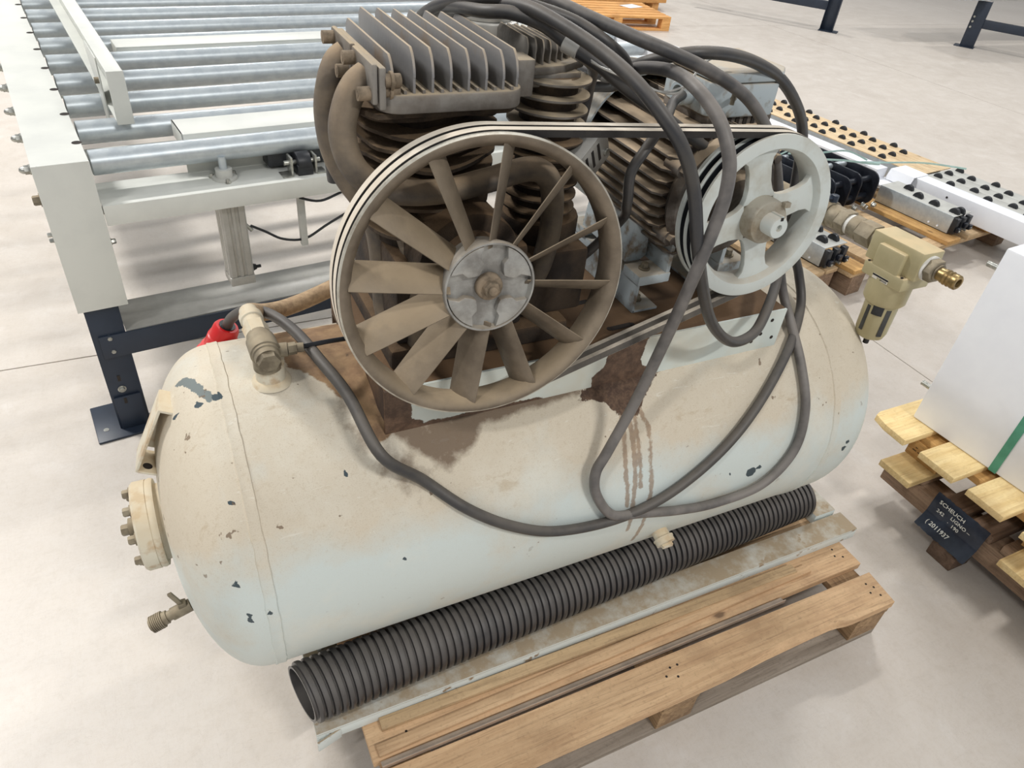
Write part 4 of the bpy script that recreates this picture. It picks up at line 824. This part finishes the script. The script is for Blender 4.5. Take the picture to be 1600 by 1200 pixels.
for u in (.61, .682):
    mb = MB(); mb.bb((u - .003, 2.035, .7355), (u + .003, 2.075, .79)); mb.bb((u - (.03 if u < .65 else 0), 2.03, .7355), (u + (.0 if u < .65 else .03), 2.075, .7385)); mb.cyl((u - .018, 2.055, .77), (u + .018, 2.055, .77), .007, n=12); obj('angle_bracket', mb, M['bolt'], CV, bevel=.0006)
# stop bar above the rollers: a C channel along the rail
mb = MB(); mb.bb((.207, 2.288, .981), (.249, 4.9, .987)); mb.bb((.243, 2.288, .852), (.249, 4.9, .981)); mb.bb((.207, 2.288, .846), (.243, 4.9, .852)); sb = obj('stop_bar', mb, M['paint'], CV, bevel=.001)
obj('bar_end_cap', MB().bb((.206, 2.280, .845), (.250, 2.288, .988)), M['paint'], CV, bevel=.002)
mb = MB(); Tf = Matrix(((0, 0, 1, .206), (1, 0, 0, 0), (0, 1, 0, 0), (0, 0, 0, 1)))
mb.prism([(2.45, .79), (2.53, .79), (2.55, .845), (2.68, .965), (2.65, .981), (2.45, .981)], -.004, 0.0, Tf); obj('bar_gusset', mb, M['paint'], CV, bevel=.001)
obj('gusset_bolt', MB().cyl((.203, 2.47, .915), (.190, 2.47, .915), .009, n=14), M['nickel'], CV)
# ------------------------------------------------------------------ conveyors standing further away
def far_conveyor(loc, rz, label, body, barlen, barside):
    R_ = root('steel_trestle', label, 'trestle', loc, 0); R_.rotation_euler = (0, 0, rz); R_.location = loc; OFF[R_.name] = Vector((0, 0, 0))
    mb = MB(); mb.bb((-.10, -.03, .008), (.05, -.024, .50)); mb.bb((-.10, -.024, .008), (-.094, .06, .50)); mb.bb((.044, -.024, .008), (.05, .06, .50)); obj('leg', mb, M['navy'], R_, bevel=.001)
    obj('foot_plate', MB().bb((-.16, -.06, 0), (.06, .09, .008)), M['navy'], R_)
    obj('cross_channel', MB().bb((.05, -.02, .22), (.05 + barlen, .05, .31)), M['navy'], R_, bevel=.001)
    for z in (.33, .28, .22): obj('leg_bolt', MB().cyl((-.07, -.03, z), (-.07, -.04, z), .012, n=12), M['bolt'], R_)
    if body:
        obj('side_panel', MB().bb((-.62, -.03, .47), (2.6, .03, .86)), M['paint'], R_, bevel=.002)
        for k in range(7): obj('panel_rib', MB().cyl((-.35 + .05 * k, -.045, .48), (-.35 + .05 * k, -.045, .86), .012, n=10), M['zinc'], R_)
    return R_
far_conveyor((9.10, 6.05, 0), -1.05, 'navy steel leg with long low brace at the far right', False, 2.2, 1)
CF = root('roller_conveyor', 'white and grey conveyor end above the farthest right navy leg', 'conveyor', (9.0, 6.1, .47)); CF.rotation_euler = (0, 0, -.03); OFF[CF.name] = Vector((0, 0, 0)); 
obj('end_panel', MB().bb((-.72, -.05, .035), (.42, .35, .40)), M['paint'], CF, bevel=.004)
obj('side_panel', MB().bb((.42, -.02, .035), (3.2, .35, .40)), M['greyplate'], CF, bevel=.004)
for k in range(6): obj('panel_rib', MB().cyl((-.42 + .10 * k, -.05, .04), (-.42 + .10 * k, -.05, .40), .03, n=12), M['zinc'], CF)
far_conveyor((7.62, 6.95, 0), 2.2, 'navy steel leg farther left, with its brace leaving the frame', False, 1.6, 1)
# ------------------------------------------------------------------ pallets far behind
FP = root('wooden_pallet', 'pale orange empty pallet on the floor far behind the cables', 'pallet', (4.75, 7.4, 0), 0)
Rp = Matrix.Rotation(-.10, 4, 'Z'); FP.rotation_euler = (0, 0, -.13); FP.location = (5.33, 6.97, 0); OFF[FP.name] = Vector((0, 0, 0))
for k in range(6): plank('deck_board', (-1.25, .0 + .128 * k, .118), (0, .095 + .128 * k, .14), M['woodfar'], FP)
for x in (-1.25, -.675, -.10):
    plank('stringer_board', (x, 0, .098), (x + .10, .735, .118), M['woodfar'], FP)
    for y in (0, .32, .635): plank('block', (x, y, .02), (x + .10, y + .10, .098), M['woodfar'], FP)
for y in (0, .32, .635): plank('bottom_board', (-1.25, y, 0), (0, y + .10, .02), M['woodfar'], FP)
sh = MB().box((0, 0, 0), (.22, .16, .002)); o = obj('paper_sheet', sh, M['paint2'], None); o.location = (5.15, 7.5, .1425); o.rotation_euler = (0, 0, .3); tag(o, 'white sheet lying on the far orange pallet', 'sheet')
TS = root('timber_stack', 'stack of thick orange planks behind the far pallet', 'timber', (5.0, 8.1, 0)); OFF[TS.name] = Vector((5.0, 8.1, 0))
for k in range(3): plank('plank', (4.35, 7.98 + .21 * k, .085), (5.98, 8.18 + .21 * k, .20), M['woodfar'], TS, bev=.004)
for x in (4.5, 5.2, 5.8): plank('bearer', (x, 8.0, 0), (x + .09, 8.58, .084), M['woodfar'], TS)
# ------------------------------------------------------------------ parts store on the right: pallet, beams, wheel tracks
SP = root('wooden_pallet', 'brown pallet under the white beams and wheel tracks', 'pallet', (3.7, 2.3, 0), RA)
for k, (u0, u1) in enumerate(((3.0, 3.10), (3.15, 3.25), (3.35, 3.45), (3.55, 3.65), (3.76, 3.88), (3.95, 4.05), (4.15, 4.25), (4.35, 4.45))): plank('deck_board', (u0, 1.56, .119), (u1, 3.9, .14), M['woodx2'] if k % 2 else M['woodyel_y'], SP)
for v in (1.57, 2.6, 3.75):
    plank('stringer_board', (3.0, v, .098), (4.45, v + .10, .1188), M['woodx2'], SP)
    for u in (3.02, 3.68, 4.33): plank('block', (u, v, .0), (u + .10, v + .10, .0978), M['wooddark'], SP)
BA = root('white_beam', 'long white rectangular beam lying under the pale green strap', 'beam', (4.03, 3.0, .14), RA)
obj('beam_body', MB().bb((3.985, 2.19, .141), (4.085, 5.0, .255)), M['paint2'], BA, bevel=.003)
BB = root('white_beam', 'white beam lying in front, running behind the white cabinet', 'beam', (4.17, 1.5, .10), RA)
obj('beam_body', MB().bb((4.11, .4, .1405), (4.215, 2.17, .252)), M['paint2'], BB, bevel=.003)
mb = MB(); Tf = Matrix(((1, 0, 0, 0), (0, 0, 1, 0), (0, 1, 0, 0), (0, 0, 0, 1)))
mb.prism([(4.06, .20), (4.085, .256), (4.225, .256), (4.225, .253), (4.09, .253), (4.067, .20)], 2.02, 2.17, Tf); mb.bb((3.95, 2.03, .19), (4.10, 2.19, .196)); obj('film_wrap', mb, M['paint2'], BB)
obj('beam_hole', MB().cyl((4.109, 1.82, .22), (4.1075, 1.82, .22), .006, n=12), M['dark'], BB)
def wheel(mb, u, v, z, r=.024, w_=.020): mb.lathe([(-w_ / 2, .004), (-w_ / 2, r * .8), (-w_ / 2 + .002, r), (w_ / 2 - .002, r), (w_ / 2, r * .8), (w_ / 2, .004)], (u, v, z), (1, 0, 0), 20)
def track(label, rails, v0, v1, wcols, z, deck, side=None):
    R_ = root('wheel_track', label, 'wheel track', ((rails[0] + rails[-1]) / 2, (v0 + v1) / 2, z - .09), RA)
    for i in range(len(rails) - 1):
        obj('track_plate', MB().bb((rails[i] + .002, v0, z - .006), (rails[i + 1] - .002, v1, z)), deck, R_, bevel=.001)
        obj('track_web', MB().bb((rails[i] + .002, v0, z - .088), (rails[i] + .006, v1, z - .006)), M['zinc'], R_)
    w0 = None
    for u, vs in wcols:
        for v in vs:
            if w0 is None: mb = MB(); wheel(mb, u, v, z - .002); w0 = obj('wheel', mb, M['black'], R_, loc=(0, 0, 0)); base = (u, v)
            else: dup(w0, (u - base[0], v - base[1], 0))
    return R_
va = [2.45 + .2225 * k for k in range(8)]; vb = [2.345 + .2225 * k for k in range(8)]
track('wheel track with black wheels over bare plywood beside the long white beam', (4.23, 4.33, 4.44, 4.55), 2.07, 4.2, [(4.53, va), (4.475, vb), (4.415, va), (4.36, vb), (4.305, va), (4.257, vb)], .236, M['ply'])
va = [2.005 - .22 * k for k in range(6)]; vb = [1.90 - .22 * k for k in range(6)]
track('pale grey wheel track continuing beside the nearer white beam', (4.23, 4.33, 4.44, 4.55), .7, 2.05, [(4.53, va), (4.475, vb), (4.415, va), (4.365, vb), (4.305, va), (4.257, vb)], .238, M['greyplate'])
def short_track(label, u0, v0, v1, us, z0=.1405):
    R_ = root('short_wheel_track', label, 'wheel track', (u0 + .08, (v0 + v1) / 2, z0), RA)
    z1 = z0 + .095
    obj('side_panel', MB().bb((u0, v0, z0 + .004), (u0 + .004, v1, z1)), M['zinc'], R_, bevel=.001)
    obj('top_plate', MB().bb((u0 + .004, v0, z1 - .004), (u0 + .16, v1, z1)), M['greyplate'], R_, bevel=.001)
    obj('base_plate', MB().bb((u0 + .004, v0, z0), (u0 + .16, v1, z0 + .004)), M['blacksteel'], R_)
    for k, (u, v) in enumerate(us): mb = MB(); wheel(mb, u0 + u, v0 + v, z1, .027, .022); obj('wheel', mb, M['black'], R_)
    for k in range(2):
        obj('rivet', MB().cyl((u0, v0 + .06 + .05 * k, z0 + .02), (u0 - .003, v0 + .06 + .05 * k, z0 + .02), .005, n=10), M['paint2'], R_)
    for k, u in enumerate((.02, .075, .13)):
        mb = MB(); mb.bb((u0 + u - .02, v0 - .028, z0 + .01), (u0 + u + .008, v0 - .001, z1 - .005)); obj('end_cap', mb, M['black'], R_, bevel=.002)
        mb = MB(); mb.bb((u0 + u - .012, v0 - .045, z0 + .02 + .02 * (k % 2)), (u0 + u + .016, v0 - .029, z0 + .045 + .02 * (k % 2))); obj('end_clip', mb, M['blacksteel'], R_, bevel=.002)
        obj('end_pin', MB().cyl((u0 + u, v0 - .05, z0 + .03), (u0 + u, v0 - .028, z0 + .03), .006, n=10), M['bolt'], R_)
    return R_
short_track('short wheel track with shiny side panel under the white beam wrap', 3.845, 1.625, 2.06, [(.05, .24), (.04, .14), (.05, .03), (.09, .025), (.10, .33)], .1405)
short_track('short wheel track seen just below the pulley rim', 2.86, 1.66, 2.45, [(.05, .06), (.05, .17), (.10, .24), (.06, .33), (.12, .05), (.13, .15), (.06, .50)], .1405)
SQ = root('wooden_pallet', 'dark low pallet under the wheel track below the pulley', 'pallet', (3.0, 2.1, 0), RA)
for u0 in (2.66, 2.78, 2.875): plank('deck_board', (u0, 1.62, .119), (u0 + .08, 2.7, .14), M['woodx2'], SQ)
for v in (1.63, 2.55): plank('bearer', (2.66, v, 0), (2.955, v + .1, .118), M['wooddark'], SQ)
# black chain mechanism: rounded side plates joined by bars
BM = root('chain_mechanism', 'black steel mechanism of rounded plates and bars behind the filter valve', 'mechanism', (3.55, 2.2, .14), RA)
def rplate(u, v0, v1, z0, z1): 
    P = rrect(v0, z0, v1, z1, .055, 6); Tf = Matrix(((0, 0, 1, u), (1, 0, 0, 0), (0, 1, 0, 0), (0, 0, 0, 1))); return MB().prism(P, -.006, .006, Tf)
for k, u in enumerate((3.30, 3.40, 3.50, 3.62, 3.74)): obj('side_plate', rplate(u, 2.02 + .02 * (k % 2), 2.52, .142, .325), M['blacksteel'], BM, bevel=.002)
for v, z in ((2.07, .19), (2.08, .28), (2.25, .30), (2.45, .29), (2.25, .18)): obj('cross_bar', MB().cyl((3.30, v, z), (3.74, v, z), .017, n=16), M['blacksteel'] if z < .29 else M['zinc'], BM)
for k in range(5):
    mb = MB(); hexbolt(mb, (3.50 + .05 * k, 1.985 + .012 * (k % 2), .165 + .012 * (k % 3)), (0, -1, 0), .012, .02); obj('clamp_bolt', mb, M['bolt'], BM)
obj('guide_block', MB().bb((3.06, 2.0, .1415), (3.25, 2.7, .24)), M['blacksteel'], BM, bevel=.004)
obj('guide_rail', MB().bb((3.02, 2.75, .1415), (3.70, 3.6, .25)), M['blacksteel'], BM, bevel=.004)
for k in range(6): obj('cross_bar', MB().cyl((3.02, 2.80 + .13 * k, .262), (3.70, 2.80 + .13 * k, .262), .014, n=12), M['alu'], BM)
def ribbon(mb, pts, w_, smooth=6, th=.0008, side=(0, 0, 1)):
    P = spline([Vector(p) for p in pts], smooth); V = []; F = []; S = Vector(side).normalized()
    for i, p in enumerate(P):
        for a, b in ((-1, -1), (1, -1), (1, 1), (-1, 1)):
            d = (P[min(i + 1, len(P) - 1)] - P[max(i - 1, 0)]).normalized(); n_ = d.cross(S).normalized(); V.append(p + S * (a * w_ / 2) + n_ * (b * th))
    for i in range(len(P) - 1):
        for k in range(4): F.append((i * 4 + k, i * 4 + (k + 1) % 4, i * 4 + 4 + (k + 1) % 4, i * 4 + 4 + k))
    F += [(0, 1, 2, 3), tuple(len(V) - 4 + k for k in (3, 2, 1, 0))]; return mb.add(V, F)
ST = root('plastic_strap', 'loose pale green plastic strapping curling over the black mechanism', 'strap', (3.7, 2.3, .33), RA)
for pts in ([(3.35, 2.40, .34), (3.42, 2.34, .40), (3.50, 2.32, .36), (3.45, 2.42, .33)], [(3.48, 2.35, .335), (3.62, 2.30, .36), (3.85, 2.32, .33), (4.0, 2.28, .275)], [(3.50, 2.30, .335), (3.62, 2.20, .35), (3.78, 2.10, .345), (3.86, 2.12, .33)], [(3.95, 2.28, .27), (4.1, 2.23, .266), (4.35, 2.13, .268), (4.54, 1.98, .264)], [(3.42, 2.5, .335), (3.38, 2.42, .37), (3.48, 2.38, .39), (3.56, 2.42, .34)]):
    obj('strap_loop', ribbon(MB(), pts, .010), M['strap2'], ST)
# ------------------------------------------------------------------ cabinet on its pallet at the right edge
RC = .0796; Rc = Matrix.Rotation(-RC, 4, 'Z')
def lc_(x, y, z): return Rc @ Vector((x, y, z))
c0 = lc_(1.913, .939, 0)
CBN = root('white_cabinet', 'large plain white sheet-metal cabinet standing on the yellow pallet', 'cabinet', (c0.x + .5, c0.y - .6, .3), RC)
obj('cabinet_body', MB().bb((c0.x, c0.y - 1.25, .3025), (c0.x + 1.0, c0.y, .868)), M['paint2'], CBN, bevel=.006)
for z in (.40, .80): obj('stud', MB().cyl((c0.x + .03, c0.y, z), (c0.x + .03, c0.y + .035, z), .008, n=14), M['bolt'], CBN)
sbm = MB(); sbm.bb((c0.x - .0022, c0.y - .268, .303), (c0.x - .0008, c0.y - .246, .8705)); sbm.bb((c0.x - .0022, c0.y - .268, .8690), (c0.x + 1.002, c0.y - .246, .8705))
o = obj('strapping_band', sbm, M['strap'], None, off=Vector((c0.x, c0.y - .25, .58)), sm=False); o.rotation_euler = (0, 0, RC); o.location = Matrix.Rotation(RC, 4, 'Z') @ Vector((c0.x, c0.y - .25, .58)); tag(o, 'dark green strapping band running down the side of the white cabinet', 'strap')
YP = root('wooden_pallet', 'new yellow pine pallet directly under the white cabinet', 'pallet', (2.4, .5, .18), 0)
mb = MB(); mb.prism([(1.798, .866), (1.800, .94), (1.812, .985), (1.835, .993), (2.9, .993), (2.9, .866)], .281, .3015); obj('deck_board', mb, M['woodyel'], YP, bevel=.001)
plank('deck_board', (1.801, .702, .281), (2.9, .816, .3015), M['woodyel'], YP)
plank('deck_board', (1.803, .552, .281), (2.9, .660, .3015), M['woodyel'], YP)
for y in (.39, .23, .07, -.09): plank('deck_board', (1.803, y, .281), (2.9, y + .11, .3015), M['woodyel'], YP)
for x in (1.90, 2.38, 2.8):
    plank('stringer_board', (x, -.09, .259), (x + .095, .985, .2806), M['woodyel_y'], YP)
    for y in (.79, .40, -.08): plank('block', (x - .005, y, .201), (x + .10, y + .11, .2588), M['woodyel_y'], YP)
for y in (.79, .39, -.08): plank('bottom_board', (1.79, y, .180), (2.9, y + .108, .2006), M['woodyel'], YP)
mb = MB()
for i in range(4): mb.bb((1.8942, .815 + .018 * i, .225), (1.8948, .828 + .018 * i, .228)); mb.bb((1.8942, .815 + .018 * i, .236), (1.8948, .822 + .018 * i, .2385))
mb.lathe([(0, .009), (.0006, .009), (.0006, .007), (0, .007)], (1.8943, .805, .232), (1, 0, 0), 20, closed=True); obj('ink_stamp', mb, M['stamp'], YP)
DP = root('dark_pallet', 'dark brown heavy timber pallet under the yellow pallet', 'pallet', (2.4, .3, 0), 0)
for x in (1.875, 2.75): plank('long_beam', (x, -.35, .078), (x + .09, .918, .150), M['wooddark'], DP, bev=.004)
for y, m_ in ((.835, 'wooddark'), (.69, 'wooddark2'), (.60, 'wooddark2'), (.50, 'wooddark'), (.39, 'wooddark2'), (.25, 'wooddark2'), (.08, 'wooddark2')):
    plank('cross_timber', (1.868 + .012 * (y * 37 % 1), y - .04, .1505), (2.85, y + .035, .1795), M[m_], DP, bev=.006)
for x in (1.85, 2.75):
    for y in (.598, .05, -.3): plank('foot_block', (x, y, 0), (x + .085, y + .08, .0778), M['wooddark2'], DP, bev=.003)
# dark film label stapled to the beam, with chalk-white handwriting
LB = root('film_label', 'dark film label with white handwriting on the dark timber pallet', 'label', (1.862, .66, .13), 0)
mb = MB(); Y0, Y1 = .573, .742
prof = [(.1865, 1.869), (.172, 1.8645), (.150, 1.862), (.118, 1.860), (.112, 1.8585), (.096, 1.850), (.078, 1.838), (.070, 1.832)]
V = []; F = []; n = 24
for i in range(n + 1):
    y = Y0 + (Y1 - Y0) * i / n
    for j, (z, x) in enumerate(prof):
        e = .004 * noise.noise(Vector((i * .6, j * .5, 2))) if j in (0, len(prof) - 1) else 0; V.append((x + .0015 * noise.noise(Vector((i * .3, j, 0))), y, z + e))
m = len(prof)
for i in range(n):
    for j in range(m - 1): F.append((i * m + j, i * m + j + 1, (i + 1) * m + j + 1, (i + 1) * m + j))
N = len(V); V += [(x + .0008, y, z) for x, y, z in V]; F += [tuple(N + q for q in f[::-1]) for f in F]
for i in range(n):
    for j in (0, m - 1): F.append((i * m + j, (i + 1) * m + j, N + (i + 1) * m + j, N + i * m + j))
for j in range(m - 1):
    for i in (0, n): F.append((i * m + j, i * m + j + 1, N + i * m + j + 1, N + i * m + j))
obj('film_sheet', MB().add(V, F), M['film'], LB)
def text(body, size, Mx, parent, mat):
    c = bpy.data.curves.new('t', 'FONT'); c.body = body; c.size = size; c.extrude = .0002; c.resolution_u = 2; c.offset = size * .012
    to = bpy.data.objects.new('t', c); COL.objects.link(to); bpy.context.view_layer.update()
    me = bpy.data.meshes.new_from_object(to.evaluated_get(bpy.context.evaluated_depsgraph_get())); bpy.data.objects.remove(to)
    me.transform(Matrix.Translation(-OFF[parent.name]) @ Mx); me.materials.clear(); me.materials.append(mat)
    o = bpy.data.objects.new('handwriting', me); COL.objects.link(o); o.parent = parent; return o
def lab(x, y, z, tilt=0.0, sp=0.0, sk=0.0):
    # text runs towards -y (towards the camera side), up is +z, facing -x
    Rm = Matrix(((0, sin(tilt), -1, 0), (-1, 0, 0, 0), (0, cos(tilt), 0, 0), (0, 0, 0, 1))); return Matrix.Translation((x, y, z)) @ Rm @ Matrix.Rotation(sp, 4, 'Z')
text('SCHEUCH', .0185, lab(1.8585, .722, .1630, .0, -.02), LB, M['chalk'])
text('LIGNO –', .0165, lab(1.8570, .674, .1440, .0, -.05), LB, M['chalk'])
text('242', .0165, lab(1.8570, .717, .1350, 0, -.03), LB, M['chalk'])
text('·  190', .0165, lab(1.8565, .676, .1235, 0, -.02), LB, M['chalk'])
text('( 2011937', .0185, lab(1.8440, .722, .0905, .55, -.02), LB, M['chalk'])
